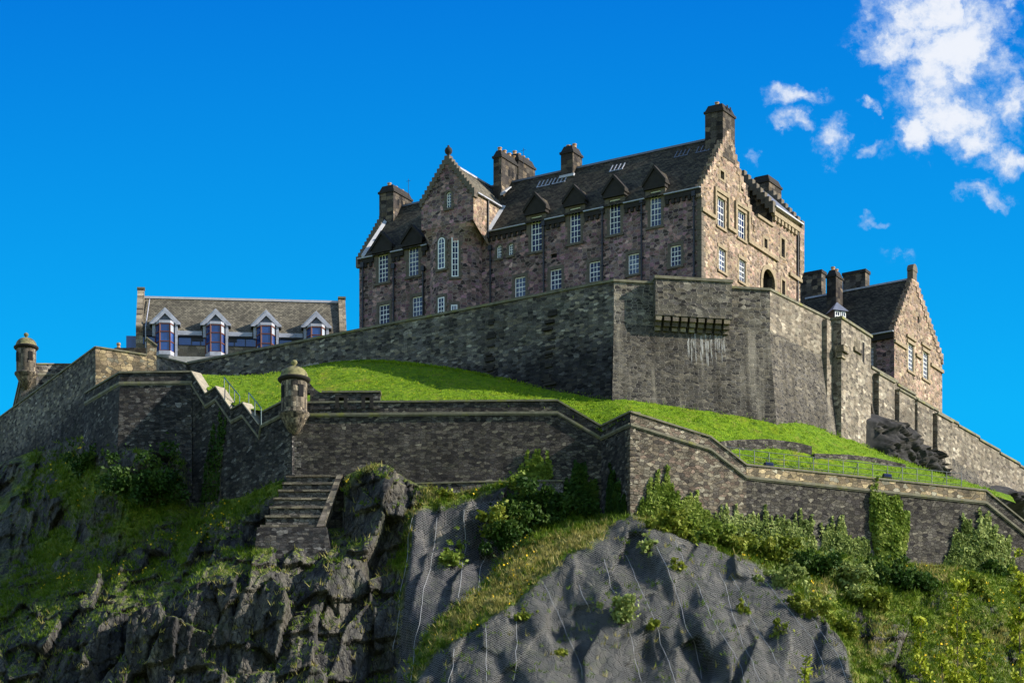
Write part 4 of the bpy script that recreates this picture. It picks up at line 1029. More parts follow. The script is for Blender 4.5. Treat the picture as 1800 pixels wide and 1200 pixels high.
m.hexa([pA+Vector((0, 0, -.05)), pA+Vector((.35, -.1, -.05)), pA+Vector((.35, -.1, .12)), pA+Vector((0, 0, .22))], [pBk+Vector((0, 0, -.05)), pBk+Vector((.35, -.1, -.05)), pBk+Vector((.35, -.1, .12)), pBk+Vector((0, 0, .22))]); m.build('flashing', M['flashing'], hosp)
m = MB(); m.tube([SR.P(2.4, zc1-1.0, .1), SR.P(2.4, zce-.1, .1)], .09, 8); m.build('drainpipe', M['pipe'], hosp)
# tower windows sit on tangent planes
def tower_win(x0, x1, y0, y1, nx, ny, arched):
    # angle at which the cylinder shows under this pixel column
    best = min((abs((lambda p: CX+FPX*p.x/p.y)(cyl(math.radians(a), RT, 100))-(x0+x1)/2), a) for a in range(20, 160))[1]
    a = math.radians(best); p = cyl(a, RT, 0); q_ = cyl(a-.01, RT, 0)-cyl(a+.01, RT, 0)
    f = Fr(p, (q_.x, q_.y)); h = pxwin(f, x0, x1, y0, y1)
    window(hosp, f, *h, nx, ny, arched=arched, w=.03, sw=.2)
tower_win(770.5, 782.5, 418, 473, 2, 6, True); tower_win(794, 806, 413, 487, 2, 7, True)
tower_win(770.5, 781.5, 523, 556, 2, 4, False); tower_win(793, 804, 536, 556, 3, 2, False)

# ---- wing behind the recess, ridge along the gable face
zrw = ZEW+3.3; wr = 3.1
WF = Fr(G.P(0, 0, 0), dG)
m = MB()
m.poly([G.P(VW0, ZEW, .3), G.P(VW1, ZEW, .3), G.P(VW1, zrw, -wr), G.P(VW0, zrw, -wr)]); m.poly([G.P(VW0, ZEW, -2*wr), G.P(VW1, ZEW, -2*wr), G.P(VW1, zrw, -wr), G.P(VW0, zrw, -wr)])
wrf = m.build('wing_roof', M['lead_dark'], hosp)
WN = Fr(G.P(VW0, 0, 0), (-G.n.x, -G.n.y)); WFa = Fr(G.P(VW1, 0, 0), (-G.n.x, -G.n.y))
m = MB()
for f in (WN, WFa): m.poly([f.P(0, 95), f.P(2*wr, 95), f.P(2*wr, ZEW), f.P(wr, zrw), f.P(0, ZEW)])
m.build('wing_gable', M['chimney_stone'], hosp)
crow_gable(hosp, WN, -.25, wr, 2*wr+.2, ZEW-.25, zrw+.25, ZEW-.25, -.4, .15, M['dressed_dark'], 8)
crow_gable(hosp, WFa, -.25, wr, 2*wr+.2, ZEW-.25, zrw+.25, ZEW-.25, -.15, .4, M['dressed_dark'], 8)
m = MB(); m.box(G, VW0, VW1, ZEW-.1, ZEW+.02, 0.0, .4); m.build('gutter', M['flashing'], hosp)
m = MB(); mb = MB(); m.box(G, VW0-.1, VW1+.1, ZEW-.9, ZEW-.5, -.1, .28)
oo = m.build('wing_corbel_course', M['dressed'], hosp)
for i in range(8):
    m = MB(); m.box(G, VW0+.1+i*.7, VW0+.5+i*.7, ZEW-1.3, ZEW-.9, -.1, .22); m.build('corbel', M['dressed'], oo)
m = MB(); m.box(G, 2*VH+.4, VW0, ZP, ZP+.25, -.5, .15); m.build('balcony_coping', M['dressed'], hosp)
m = MB(); m.poly([G.P(2*VH-.3, ZP-2, -2.2), G.P(VW0, ZP-2, -2.2), G.P(VW0, ZR-1.5, -2.2), G.P(2*VH-.3, ZR-1.5, -2.2)]); m.build('balcony_back_wall', M['chimney_stone'], hosp)
m = MB(); m.tube([G.P(18.9, 95, .12), G.P(18.9, ZEW-.6, .12)], .08, 8); m.build('drainpipe', M['pipe'], hosp)
cw = -wr-1.5
u0, u1 = G.u(1336.5, cw), G.u(1367, cw); chimney(hosp, G, u0, u0+2.6, cw-.9, cw+.9, zrw-2.4, zpx(308, G.P(u0, 0, cw).y), 1)
# corner turret stub (bartizan) on the far corner of the wing
m = MB(); m.box(G, VW1-.6, VW1+.25, ZE-1.6, ZEW-.5, -.4, .3); m.taper(G, VW1-.6, VW1+.25, ZE-1.6, ZE-2.4, -.4, .3, .2); m.build('bartizan', M['rubble_pale'], hosp)
# ------------------------------------------------------------------ long low building with bay dormers at left
mo = px3(239, 580, 336.0)
MFr = Fr(mo, (math.cos(math.radians(4.3)), math.sin(math.radians(4.3))))
UM = MFr.u(609); mze = MFr.z(580, 0); mzr = (YH-525)/FPX*341.2; md_ = 5.0
mod = thing('long_building', MFr.P(UM/2, 96, -4), 'long low slate roofed building with four lead dormers and bay windows at left', 'building')
m = MB()
zb1, zb2 = mze-1.35, mze-.55    # window band
wall_panel(m, MFr, .5, UM-.5, 96, zb1, w=0.0); m.poly([MFr.P(UM-.1, 96, 0), MFr.P(UM-.1, mze, 0), MFr.P(UM-.1, mze, -10), MFr.P(UM-.1, 96, -10)])
m.build('wall', M['modern_stone'], mod)
m = MB(); m.box(MFr, .6, UM-.6, zb2, zb2+.5, -.3, .12); m.box(MFr, .6, UM-.6, zb1-.08, zb1, -.3, .05); m.build('fascia', M['fascia'], mod)
m = MB(); m.poly([MFr.P(.6, zb1, -.12), MFr.P(UM-.6, zb1, -.12), MFr.P(UM-.6, zb2, -.12), MFr.P(.6, zb2, -.12)]); gl = m.build('window_band', M['glass_blue'], mod)
m = MB(); u = .8; k = 0
while u < UM-1:
    m.box(MFr, u, u+.09, zb1, zb2, -.12, -.04)
    if k % 3 == 1: m.box(MFr, u+.09, u+1.2, zb1+.42, zb2, -.12, -.06)
    u += [1.3, .9, 1.1][k % 3]; k += 1
m.build('band_frame', M['fascia'], gl)
m = MB(); m.poly([MFr.P(.6, mze, .1), MFr.P(UM-.6, mze, .1), MFr.P(UM-.6, mzr, -md_), MFr.P(.6, mzr, -md_)]); m.poly([MFr.P(.6, mze, -2*md_), MFr.P(UM-.6, mze, -2*md_), MFr.P(UM-.6, mzr, -md_), MFr.P(.6, mzr, -md_)])
mr = m.build('roof', M['slate_modern'], mod)
m = MB(); m.box(MFr, .6, UM-.6, mzr-.06, mzr+.16, -md_-.2, -md_+.2); m.build('ridge', M['flashing'], mr)
for k, (ua, ub, top) in enumerate(((0, .68, .75), (UM-.68, UM, .3))):
    m = MB(); m.prism(MFr, [(0, 0)]*0 or [(ua, 96), (ub, 96), (ub, mze+.2), (ua, mze+.2)], -.6, .25)
    m.hexa([MFr.P(ua, mze-.3, .25), MFr.P(ub, mze-.3, .25), MFr.P(ub, mze-.3, -md_), MFr.P(ua, mze-.3, -md_)], [MFr.P(ua, mze+.35, .25), MFr.P(ub, mze+.35, .25), MFr.P(ub, mzr+top, -md_+.4), MFr.P(ua, mzr+top, -md_+.4)])
    m.hexa([MFr.P(ua, 96, -2*md_), MFr.P(ub, 96, -2*md_), MFr.P(ub, 96, -md_+.3), MFr.P(ua, 96, -md_+.3)], [MFr.P(ua, mze, -2*md_), MFr.P(ub, mze, -2*md_), MFr.P(ub, mzr+top, -md_+.3), MFr.P(ua, mzr+top, -md_+.3)])
    sk = m.build('gable_skew', M['modern_stone'], mod)
    m = MB(); m.box(MFr, ua-.05, ub+.05, mzr+top-.02, mzr+top+.16, -md_-.1, -md_+.6); m.build('skew_cap', M['coping'], sk)
m = MB(); m.box(MFr, -1.0, -.02, 96, mze-.2, -5, -1.2); m.build('side_wing', M['glass_blue'], mod)
m = MB(); m.tube([MFr.P(1.2, mze+4.5, -4.4), MFr.P(.95, mze+.3, .25), MFr.P(.95, 99, .1)], .05, 6); m.build('drainpipe', M['lead'], mod)
for bpx in (290, 379, 467.8, 556):
    c = MFr.u(bpx, .5); zt = mze+.62; zb = mze-2.25; za = mze+2.15
    # lead gable over the bay
    d = MB(); hw = 1.5; zf = mze+.62
    k = (mzr-mze)/(md_+.1)
    for s in (-1, 1):
        d.hexa([MFr.P(c+s*(hw+.02), zf-.15, .4), MFr.P(c, za-.15, .4), MFr.P(c, za-.15, -(za-mze)/k), MFr.P(c+s*(hw+.02), zf-.15, -(zf-mze)/k-.1)],
               [MFr.P(c+s*(hw+.02), zf+.05, .4), MFr.P(c, za+.06, .4), MFr.P(c, za+.06, -(za-mze)/k), MFr.P(c+s*(hw+.02), zf+.05, -(zf-mze)/k-.1)])
    for s in (-1, 1): d.hexa([MFr.P(c+s*hw, zf-.1, .3), MFr.P(c, za-.1, .3), MFr.P(c, za-.1, .46), MFr.P(c+s*hw, zf-.1, .46)], [MFr.P(c+s*(hw-.4), zf-.1, .3), MFr.P(c, za-.55, .3), MFr.P(c, za-.55, .46), MFr.P(c+s*(hw-.4), zf-.1, .46)])
    do = d.build('dormer_gable', M['lead'], mod)
    m = MB(); m.poly([MFr.P(c-1.1, zf, .18), MFr.P(c+1.1, zf, .18), MFr.P(c, za-.4, .18)]); m.build('gable_panel', M['lead_dark'], do)
    m = MB(); m.box(MFr, c-1.25, c+1.25, mze-.6, zf, -1.2, .15); m.build('dormer_cheek', M['lead'], do)
    plan_ = [(c-.95, .1), (c-.5, .95), (c+.5, .95), (c+.95, .1)]
    b = MB(); gl = MB(); wh = MB(); pale = MB()
    for i in range(3):
        (ua, wa), (ub, wb) = plan_[i], plan_[i+1]
        p, q_ = MFr.P(ua, 0, wa), MFr.P(ub, 0, wb); f = Fr(p, (q_.x-p.x, q_.y-p.y)); L_ = (q_-p).length
        wh.box(f, -.04, L_+.04, zt-.14, zt+.12, -.1, .06); wh.box(f, -.04, L_+.04, zb-.36, zb, -.1, .06)
        wh.hexa([f.P(.25, zb-.9, -.5), f.P(L_-.25, zb-.9, -.5), f.P(L_-.25, zb-.9, -.6), f.P(.25, zb-.9, -.6)], [f.P(-.04, zb-.36, .06), f.P(L_+.04, zb-.36, .06), f.P(L_, zb-.36, -.1), f.P(0, zb-.36, -.1)])
        for uu in (0, L_): b.box(f, uu-.05, uu+.05, zb, zt-.14, -.08, .05)
        for z in (zb+.02, zb+(zt-zb)*.33, zb+(zt-zb)*.66, zt-.2): b.box(f, .05, L_-.05, z-.045, z+.045, -.06, .04)
        gl.poly([f.P(.03, zb, -.01), f.P(L_-.03, zb, -.01), f.P(L_-.03, zt-.14, -.01), f.P(.03, zt-.14, -.01)])
        if i == 2: pale.poly([f.P(.08, zb+(zt-zb)*.68, .0), f.P(L_-.08, zb+(zt-zb)*.68, .0), f.P(L_-.08, zt-.22, .0), f.P(.08, zt-.22, .0)])
        if i == 0: pale.poly([f.P(.1, zb+.08, .0), f.P(.35, zb+.08, .0), f.P(.35, zb+(zt-zb)*.3, .0), f.P(.1, zb+(zt-zb)*.3, .0)])
    wh.box(MFr, c+.98, c+1.22, zb-.36, zt+.1, -.1, .35)
    bo = b.build('bay_window', M['brown_frame'], mod); gl.build('glass', M['glass_blue'], bo); wh.build('bay_casing', M['lead'], bo); pale.build('bright_pane', M['glass_pale'], bo)
    m = MB(); m.box(MFr, c+1.25, c+3.6, mze-.42, mze-.02, -.2, .2); m.build('lead_apron', M['lead'], mod)
m = MB(); m.box(MFr, MFr.u(297, 1.5), MFr.u(392, 1.5), MFr.z(641, 2, 1.5), MFr.z(625, 2, 1.5), .2, 1.5); bal = m.build('balcony', M['concrete'], mod)
m = MB(); m.box(MFr, UM+.4, UM+4.5, 96, mze-.6, -6, -3); m.build('end_wing', M['slate_modern'], mod)
# small dark roof with a chimney pot beside the pillar
lo = thing('low_roof', px3(218, 612, 330), 'tiny dark roof with a pot peeping between the tan wall and the long building', 'roof')
f0 = Fr(px3(201, 612, 330), (1, 0)); z = f0.z(611, 0); m = MB(); m.box(f0, 0, 3.2, z-5, z, -3, 0); m.build('roof_slab', M['slate'], lo)
m = MB(); p = f0.P(.35, z, -.5); m.lathe((p.x, p.y), [(.22, z), (.18, z+.25), (.12, z+.35), (.2, z+.42), (.2, z+.6), (.05, z+.6)], 10); m.build('chimney_pot', M['pot'], lo)

# ------------------------------------------------------------------ gabled house behind the stepped wall at right
rc = px3(1572, 580, 324.0)
RG = Fr(rc, dG); RF = Fr(rc, (-dH.x, -dH.y))
rze = rc.z; rv1 = RG.u(1656); rva = RG.u(1606.5); rzr = RG.z(490, rva)
rz1 = RG.z(632, rv1)+.2
rb = thing('gabled_house', RG.P(rv1/2, 80, -6), 'crow stepped stone house with two tall windows behind the stepped wall at right', 'building')
wn = [pxwin(RG, 1596.5, 1605.5, 605, 653), pxwin(RG, 1622.5, 1631.5, 619, 667)]
so2 = pxwin(RG, 1612.5, 1616, 556, 568)
m = MB(); wall_panel(m, RG, 0, rv1, 78, lambda v: rze+(rzr-rze)*v/rva if v <= rva else rzr+(rz1-rzr)*(v-rva)/(rv1-rva), wn+[so2], brk=(rva,)); m.build('gable_wall', M['rubble_pale'], rb)
m = MB(); h = so2; m.poly([RG.P(h[0], h[2], -.25), RG.P(h[1], h[2], -.25), RG.P(h[1], h[3], -.25), RG.P(h[0], h[3], -.25)]); m.build('vent_opening', M['black_void'], rb)
for h in wn: window(rb, RG, *h, 3, 6, hood=.08, sw=.3)
crow_gable(rb, RG, -.15, rva, rv1+.15, rze-.2, rzr+.2, rz1-.2, -.5, .08, M['rubble_pale'], 14)
m = MB(); p = RG.P(rva, 0, -.2); f = Fr(p, dG); z = rzr+.2
m.box(RG, rva-.45, rva+.45, z-.3, z+.5, -.5, .1); m.prism(RG, [(rva+.55*math.cos(math.pi*i/10), z+.5+.7*math.sin(math.pi*i/10)) for i in range(11)], -.5, .14); m.build('apex_stone', M['dressed_dark'], rb)
zs = RG.z(598, 0)
for a, b, c, d in ((-.05, wn[0][0]-.5, zs-.2, zs+.1), (wn[0][0]-.5, wn[0][1]+.5, wn[0][3]+.45, wn[0][3]+.7), (wn[1][0]-.5, wn[1][1]+.5, wn[1][3]+.45, wn[1][3]+.7), (wn[0][1]+.5, wn[1][0]-.5, zs-.2, zs+.1), (wn[1][1]+.5, rv1+.1, zs-.2, zs+.1)):
    m = MB(); m.box(RG, a, b, c, d, -.05, .18); m.build('string_course', M['dressed'], rb)
uLft = RF.u(1380); uw = RF.u(1531)
m = MB(); wl = [pxwin(RF, 1526, 1535.5, 610, 648)]
wall_panel(m, RF, uLft, 0, 78, rze-.1, wl); m.build('side_wall', M['rubble'], rb); window(rb, RF, *wl[0], 3, 5)
m = MB(); m.poly([RF.P(uLft, rze-.1, .3), RF.P(-.4, rze-.1, .3), RF.P(-.4, rzr, -rva), RF.P(uLft, rzr, -rva)]); m.poly([RF.P(uLft, rz1, -rv1), RF.P(-.4, rz1, -rv1), RF.P(-.4, rzr, -rva), RF.P(uLft, rzr, -rva)]); r2 = m.build('roof', M['slate'], rb)
m = MB(); m.box(RF, uLft, -.5, rzr-.05, rzr+.12, -rva-.15, -rva+.15); m.build('ridge', M['lead'], r2)
m = MB(); m.box(RF, uLft, 0, rze-.75, rze-.2, -.2, .2); m.build('eaves_course', M['dressed_black'], rb); m = MB(); m.box(RF, uLft, 0, rze-.2, rze-.08, .1, .36); m.build('gutter', M['lead'], rb)
w = -1.6; u0 = RF.u(1453, w); ch = chimney(rb, RF, u0, u0+1.0, w-1.5, w, rze+.5, zpx(475, RF.P(u0, 0, w).y), 2, along='w')
m = MB(); m.box(RF, u0-.05, u0+1.25, rze+1.4, rze+1.75, -2.2, -1.3); m.build('flashing', M['lead'], ch)
for x0, x1, yt in ((1405.5, 1444, 481), (1481.5, 1521, 480)):
    w = -13.5; u0, u1 = RF.u(x0, w), RF.u(x1, w); z = zpx(yt, RF.P(u0, 0, w).y); m = MB(); m.box(RF, u0, u1, z-7, z-.3, w-1, w); o = m.build('broad_chimney', M['chimney_stone'], rb)
    m = MB(); m.box(RF, u0-.08, u1+.08, z-.3, z, w-1.1, w+.08); m.build('cap', M['dressed_black'], o)
m = MB(); u = RF.u(1411, -13); z = RF.z(480, u, -13); m.tube([RF.P(u, z-.3, -13), RF.P(u, z+1.0, -13)], .025, 5); m.build('aerial', M['pipe'], rb)
# little glazed lantern on the tower
lp = px3(1476.5, 560, 309.5); lt = thing('roof_lantern', lp, 'little glazed lantern with a slate cap and white windows behind the narrow tower', 'lantern')
f = Fr((lp.x, lp.y), (math.cos(math.radians(20)), math.sin(math.radians(20)))); z = lp.z-.3
m = MB(); m.box(f, -.62, .62, z-.5, z+1.0, -1.25, 0); m.build('body', M['fascia'], lt)
for a, b in ((-.52, -.04), (.06, .54)): window(lt, f, a, b, z+.1, z+.92, 2, 2, w=.03, surround=False, frame=.06)
m = MB(); m.hexa([f.P(-.8, z+1.0, .2), f.P(.8, z+1.0, .2), f.P(.8, z+1.0, -1.45), f.P(-.8, z+1.0, -1.45)], [f.P(-.05, z+1.95, -.6), f.P(.05, z+1.95, -.6), f.P(.05, z+1.95, -.66), f.P(-.05, z+1.95, -.66)]); m.build('cap', M['lead_dark'], lt)
# ------------------------------------------------------------------ terrain
def tps_fit(P, v, lam=0.02):
    P = np.asarray(P, float); v = np.asarray(v, float); n = len(P)
    c = P.mean(0); s = 20.0; Q = (P-c)/s
    d = np.linalg.norm(Q[:, None]-Q[None], axis=2); K = np.where(d > 0, d*d*np.log(d+1e-12), 0)+lam*np.eye(n)
    B = np.hstack([np.ones((n, 1)), Q]); Z = np.zeros((3, 3))
    w = np.linalg.solve(np.block([[K, B], [B.T, Z]]), np.concatenate([v, np.zeros(3)]))
    def ev(X):
        X = (np.asarray(X, float)-c)/s; out = np.empty(len(X))
        for i in range(0, len(X), 20000):
            x = X[i:i+20000]; d = np.linalg.norm(x[:, None]-Q[None], axis=2)
            out[i:i+20000] = np.where(d > 0, d*d*np.log(d+1e-12), 0)@w[:n]+w[n]+x@w[n+1:]
        return out
    return ev
rs = np.random.RandomState(11)
def vnoise(x, y, seed=0, oct=4, rough=0.5):
    """value noise, numpy"""
    out = np.zeros_like(x); amp = 1.0; tot = 0
    for o in range(oct):
        r = np.random.RandomState(seed*31+o); T = r.rand(256, 256)
        xi = np.floor(x).astype(int); yi = np.floor(y).astype(int); fx = x-xi; fy = y-yi
        fx = fx*fx*(3-2*fx); fy = fy*fy*(3-2*fy)
        g = lambda a, b: T[a & 255, b & 255]
        out += amp*((g(xi, yi)*(1-fx)+g(xi+1, yi)*fx)*(1-fy)+(g(xi, yi+1)*(1-fx)+g(xi+1, yi+1)*fx)*fy)
        tot += amp; amp *= rough; x = x*2.03+17.3; y = y*2.03+5.7
    return out/tot
def facets(x, z, sx, sz, seed, tilt=0.5, step=1.0):
    """jointed rock: every voronoi block has its own plane; returns height and block id noise"""
    r = np.random.RandomState(seed); T = r.rand(128, 128, 6)
    qx = x/sx; qz = z/sz; ix = np.floor(qx).astype(int); iz = np.floor(qz).astype(int)
    best = np.full(x.shape, 1e9); second = np.full(x.shape, 1e9); H = np.zeros_like(x); ID = np.zeros_like(x)
    for a in (-1, 0, 1):
        for b in (-1, 0, 1):
            t = T[(ix+a) & 127, (iz+b) & 127]
            cx = ix+a+t[..., 0]; cz = iz+b+t[..., 1]; dx = qx-cx; dz = qz-cz; d = dx*dx+dz*dz
            h = (t[..., 2]-.5)*2*step+((t[..., 3]-.5)*2*dx+(t[..., 4]-.65)*2*dz)*tilt
            m = d < best
            second = np.where(m, best, np.minimum(second, d)); H = np.where(m, h, H); ID = np.where(m, t[..., 5], ID); best = np.where(m, d, best)
    return H, ID, np.sqrt(second)-np.sqrt(best)
def inpoly(px, py, poly):
    poly = np.asarray(poly, float); ins = np.zeros(px.shape, bool); j = len(poly)-1
    for i in range(len(poly)):
        xi, yi = poly[i]; xj, yj = poly[j]
        ins ^= ((yi > py) != (yj > py)) & (px < (xj-xi)*(py-yi)/(yj-yi+1e-9)+xi); j = i
    return ins
def seg_dist(px, py, poly):
    d = np.full(px.shape, 1e9); n = len(poly)
    for i in range(n):
        ax, ay = poly[i]; bx, by = poly[(i+1) % n]; L2 = (bx-ax)**2+(by-ay)**2+1e-9
        t = np.clip(((px-ax)*(bx-ax)+(py-ay)*(by-ay))/L2, 0, 1); d = np.minimum(d, np.hypot(px-ax-t*(bx-ax), py-ay-t*(by-ay)))
    return d
def soft(px, py, poly, w=20.0):
    d = seg_dist(px, py, poly); d = np.where(inpoly(px, py, poly), d, -d); return np.clip(d/w+.5, 0, 1)

wq = lambda px: frQ.P(frQ.u(px), 0).y
base_line = [(-700, 900, 352), (-250, 850, 340), (0, 812, 331.5), (100, 776, 321), (150, 768, 312.5), (200, 772, 306), (206, 790, 302.6), (325, 802, 302.2), (333, 886, 302), (430, 872, 297), (497, 842, 292.6),
             (520, 930, 290.8), (600, 930, 290.8), (606, 838, 291.0), (660, 815, 291.2), (735, 852, 290.0), (800, 868, 290.0), (900, 842, 290.3), (990, 880, 290.8), (1056, 905, 290.3), (1108, 904, 286.0),
             (1150, 918, wq(1150)-.4), (1300, 952, wq(1300)-.4), (1450, 970, wq(1450)-.4), (1600, 990, wq(1600)-.4), (1800, 1022, wq(1800)-.4), (2050, 1070, wq(2050)-.4), (2500, 1180, wq(2500)-.4)]
ctl = base_line+[
 # netted dome
 (1110, 930, 284.6), (1040, 950, 284.2), (1000, 985, 282.0), (1000, 1080, 275.6), (1100, 1100, 274.6), (1110, 1000, 280.6), (1200, 1000, 281.6), (1200, 1150, 272.4), (900, 1075, 275.8), (900, 1140, 271.6), (800, 1180, 270.5), (1000, 1190, 269.5), (1350, 1100, 277.2), (1450, 1190, 273.5), (1400, 1060, 281.2), (1300, 1010, 283.2),
 (740, 1165, 274.5),
 # ridge of grass running down to the left, gully behind it
 (900, 1010, 281.0), (1000, 945, 285.2), (830, 1070, 277.8), (960, 965, 284.0), (880, 950, 287.8), (940, 925, 288.6), (850, 1010, 284.6), (1000, 915, 289.0), (905, 900, 288.8),
 # left netted face
 (730, 905, 287.0), (790, 895, 287.4), (760, 1000, 284.0), (735, 1100, 279.8), (715, 1180, 276.0), (820, 985, 285.6), (840, 900, 288.0),
 (693, 1050, 283.5), (690, 1180, 281.5), (704, 960, 287.2),
 # crags left of it
 (690, 930, 287.2), (640, 900, 288.0), (600, 980, 285.6), (560, 1015, 283.6), (450, 1010, 283.0), (600, 1080, 282.6), (500, 1110, 279.2), (430, 1070, 280.4), (390, 1008, 282.0), (330, 1050, 281.0), (250, 1075, 282.5), (250, 1120, 281.2), (400, 1190, 277.4), (250, 1190, 280.0),
 (130, 1090, 288.5), (70, 1125, 288.0), (20, 1190, 286.5), (570, 1190, 277.6), (640, 1150, 280.2), (300, 1120, 280.2),
 # shaded slope
 (400, 930, 293.0), (300, 960, 296.0), (200, 900, 303.0), (100, 900, 312), (100, 1000, 305), (0, 900, 321), (0, 1000, 313), (200, 1000, 298.5), (300, 870, 300.5), (0, 1080, 300.0), (420, 980, 287.5), (120, 1050, 297.0), (250, 1030, 290.5), (340, 1000, 289.5),
 # right hand slope
 (1600, 1080, 288.2), (1700, 1085, 289.4), (1500, 1080, 285.4), (1570, 1190, 279.0), (1700, 1190, 281.0), (1800, 1100, 291.4), (1800, 1190, 284.6), (1650, 1010, 294.0),
 # beyond the frame
 (-300, 1000, 306), (-300, 1200, 285), (-700, 1200, 295), (2100, 1200, 290), (2500, 1300, 292), (0, 1500, 258), (500, 1500, 248), (1000, 1500, 246), (1500, 1500, 250), (2100, 1500, 262), (-400, 1500, 262),
 (-400, 2200, 205), (400, 2200, 200), (1200, 2200, 200), (2200, 2200, 210), (-400, 2515, 150), (900, 2515, 150), (2200, 2515, 150)]
def toXZ(px, py, Y): return ((px-CX)/FPX*Y, (YH-py)/FPX*Y)
cp_ = np.array(ctl, float); cX = (cp_[:, 0]-CX)/FPX*cp_[:, 2]; cZ = (YH-cp_[:, 1])/FPX*cp_[:, 2]
hillY = tps_fit(np.stack([cX, cZ], 1), cp_[:, 2], 0.003)
bl = np.array([(toXZ(*b)[0], toXZ(*b)[1], b[2]) for b in base_line]); bl = bl[np.argsort(bl[:, 0])]
def topZ(X): return np.interp(X, bl[:, 0], bl[:, 1])
def topY(X): return np.interp(X, bl[:, 0], bl[:, 2])

ROCK1 = [(604, 845), (645, 812), (690, 805), (737, 858), (718, 900), (700, 960), (712, 1230), (-60, 1230), (-60, 1120), (40, 1072), (150, 1028), (240, 1024), (330, 985), (395, 955), (445, 985), (452, 925), (592, 925), (592, 880)]
NET1 = [(690, 1240), (698, 1110), (716, 990), (724, 900), (742, 893), (800, 888), (850, 866), (912, 850), (945, 880), (930, 940), (880, 985), (845, 1040), (790, 1075), (750, 1110), (722, 1180), (715, 1240)]
NET2 = [(706, 1240), (760, 1150), (850, 1095), (905, 1058), (985, 985), (1045, 945), (1085, 912), (1112, 905), (1150, 925), (1200, 942), (1290, 975), (1330, 990), (1400, 1045), (1445, 1085), (1490, 1150), (1510, 1240)]
RIDGE = [(745, 1140), (790, 1075), (850, 1030), (905, 985), (960, 950), (1010, 935), (1070, 922), (1070, 945), (1000, 980), (935, 1035), (860, 1080), (790, 1120)]
ROCKR = [[(1495, 1075), (1525, 1065), (1575, 1130), (1570, 1155), (1530, 1140)], [(1560, 1085), (1590, 1090), (1640, 1170), (1650, 1230), (1540, 1230), (1560, 1150)], [(1620, 1030), (1660, 1040), (1650, 1060), (1625, 1055)], [(1740, 1105), (1790, 1120), (1800, 1170), (1770, 1160)], [(1690, 1035), (1740, 1060), (1760, 1090), (1730, 1085)], [(1780, 1010), (1830, 1020), (1830, 1060), (1790, 1040)]]
ROCKL = [[(330, 960), (390, 905), (480, 880), (500, 890), (440, 960), (340, 990)], [(160, 770), (230, 780), (330, 800), (325, 870), (270, 850), (180, 850)], [(40, 890), (80, 880), (90, 940), (50, 950)], [(150, 1010), (250, 1010), (330, 980), (310, 1020), (200, 1060), (110, 1060)], [(220, 985), (300, 955), (330, 985), (260, 1010)], [(-20, 820), (30, 830), (20, 870), (-20, 880)], [(60, 860), (120, 870), (140, 930), (80, 930)], [(150, 880), (170, 930), (140, 960), (110, 940)]]
xs = np.concatenate([np.linspace(-95, -55, 25), np.arange(-54.8, 52.0, 0.115), np.linspace(52.2, 95, 25)])
zsv = np.concatenate([np.array([-3.0, 0, 5, 12, 20, 28, 36, 44, 50]), np.arange(54.0, 97.5, 0.11)])
GX, GZ = np.meshgrid(xs, zsv)
def hill_base(X, Z):
    tz = topZ(X); zc = np.minimum(Z, tz); Y = hillY(np.stack([X.ravel(), zc.ravel()], 1)).reshape(X.shape)
    Y = np.minimum(Y, topY(X)+1.5*np.clip(tz-Z, 0, 2)+.2)
    return Y+np.clip(Z-tz, 0, 30)*3.0
BY = hill_base(GX, GZ); tz = topZ(GX)
PXg = CX+FPX*GX/BY; PYg = YH-FPX*GZ/BY
wob = (vnoise(GX*.5, GZ*.5, 3)-.5)*60; PXw = PXg+wob; PYw = PYg+(vnoise(GX*.5+40, GZ*.5, 4)-.5)*40
r1 = soft(PXw, PYw, ROCK1, 24); n1 = soft(PXg, PYg, NET1, 16); n2 = soft(PXg, PYg, NET2, 16); rg = soft(PXw, PYw, RIDGE, 22)
rr = np.zeros_like(r1)
for p in ROCKR+ROCKL: rr = np.maximum(rr, soft(PXw, PYw, p, 18))
left = np.clip((620-PXg)/60, 0, 1)
mixed = np.clip((vnoise(GX*.22, GZ*.34, 9, 4)-np.where(PXg < 620, .44, .50))*8, 0, 1)*np.where(PXg < 620, .95, .45)*(1-r1)
rock = np.clip(np.maximum.reduce([r1, rr, mixed, n1, n2*.95]), 0, 1)*(1-rg)
net = np.maximum(n1, n2)
f1, id1, e1 = facets(GX-.22*GZ+.5*(vnoise(GX*.3, GZ*.3, 5)-.5), GZ+.35*GX, 2.3, 5.6, 1, 1.9, 1.15)
f2, id2, e2 = facets(GX-.25*GZ, GZ+.45*GX, .85, 2.7, 2, .75, .34)
f3, id3, e3 = facets(GX-.2*GZ, GZ+.3*GX, .30, .95, 3, .16, .08)
led_ = (GZ-.22*GX+id1*4.2+1.2*vnoise(GX*.5, GZ*.3, 18, 3))/4.2; lf = led_-np.floor(led_)
crag = 1.1*f1+.8*f2+.8*f3+1.0*(lf-.5)*(.2+1.0*id1)
crag += np.clip(.06-e1, 0, .06)*6.0
soft_n = (vnoise(GX*.35, GZ*.35, 12, 5, .55)-.5)*1.6+(vnoise(GX*2.2, GZ*2.2, 13, 3)-.5)*.35
netb = (vnoise(GX*.22, GZ*.15, 14, 2, .4)-.5)*2.2-0.9*np.clip(np.abs(vnoise(GX*.24+GZ*.10, GZ*.06, 15, 2)-.5)*4, 0, 1)+.55*f1+.2*f2
amp = np.clip(r1+rr*.75+mixed*.55, 0, 1)*(1-net)
fade = np.clip((tz-GZ)/1.6, 0, 1)*np.clip((GZ-50)/4, 0, 1)
near = r1*np.clip((885-PYg)/40, 0, 1)*np.clip((PXg-590)/20, 0, 1)
fade = np.maximum(fade, near*.8)
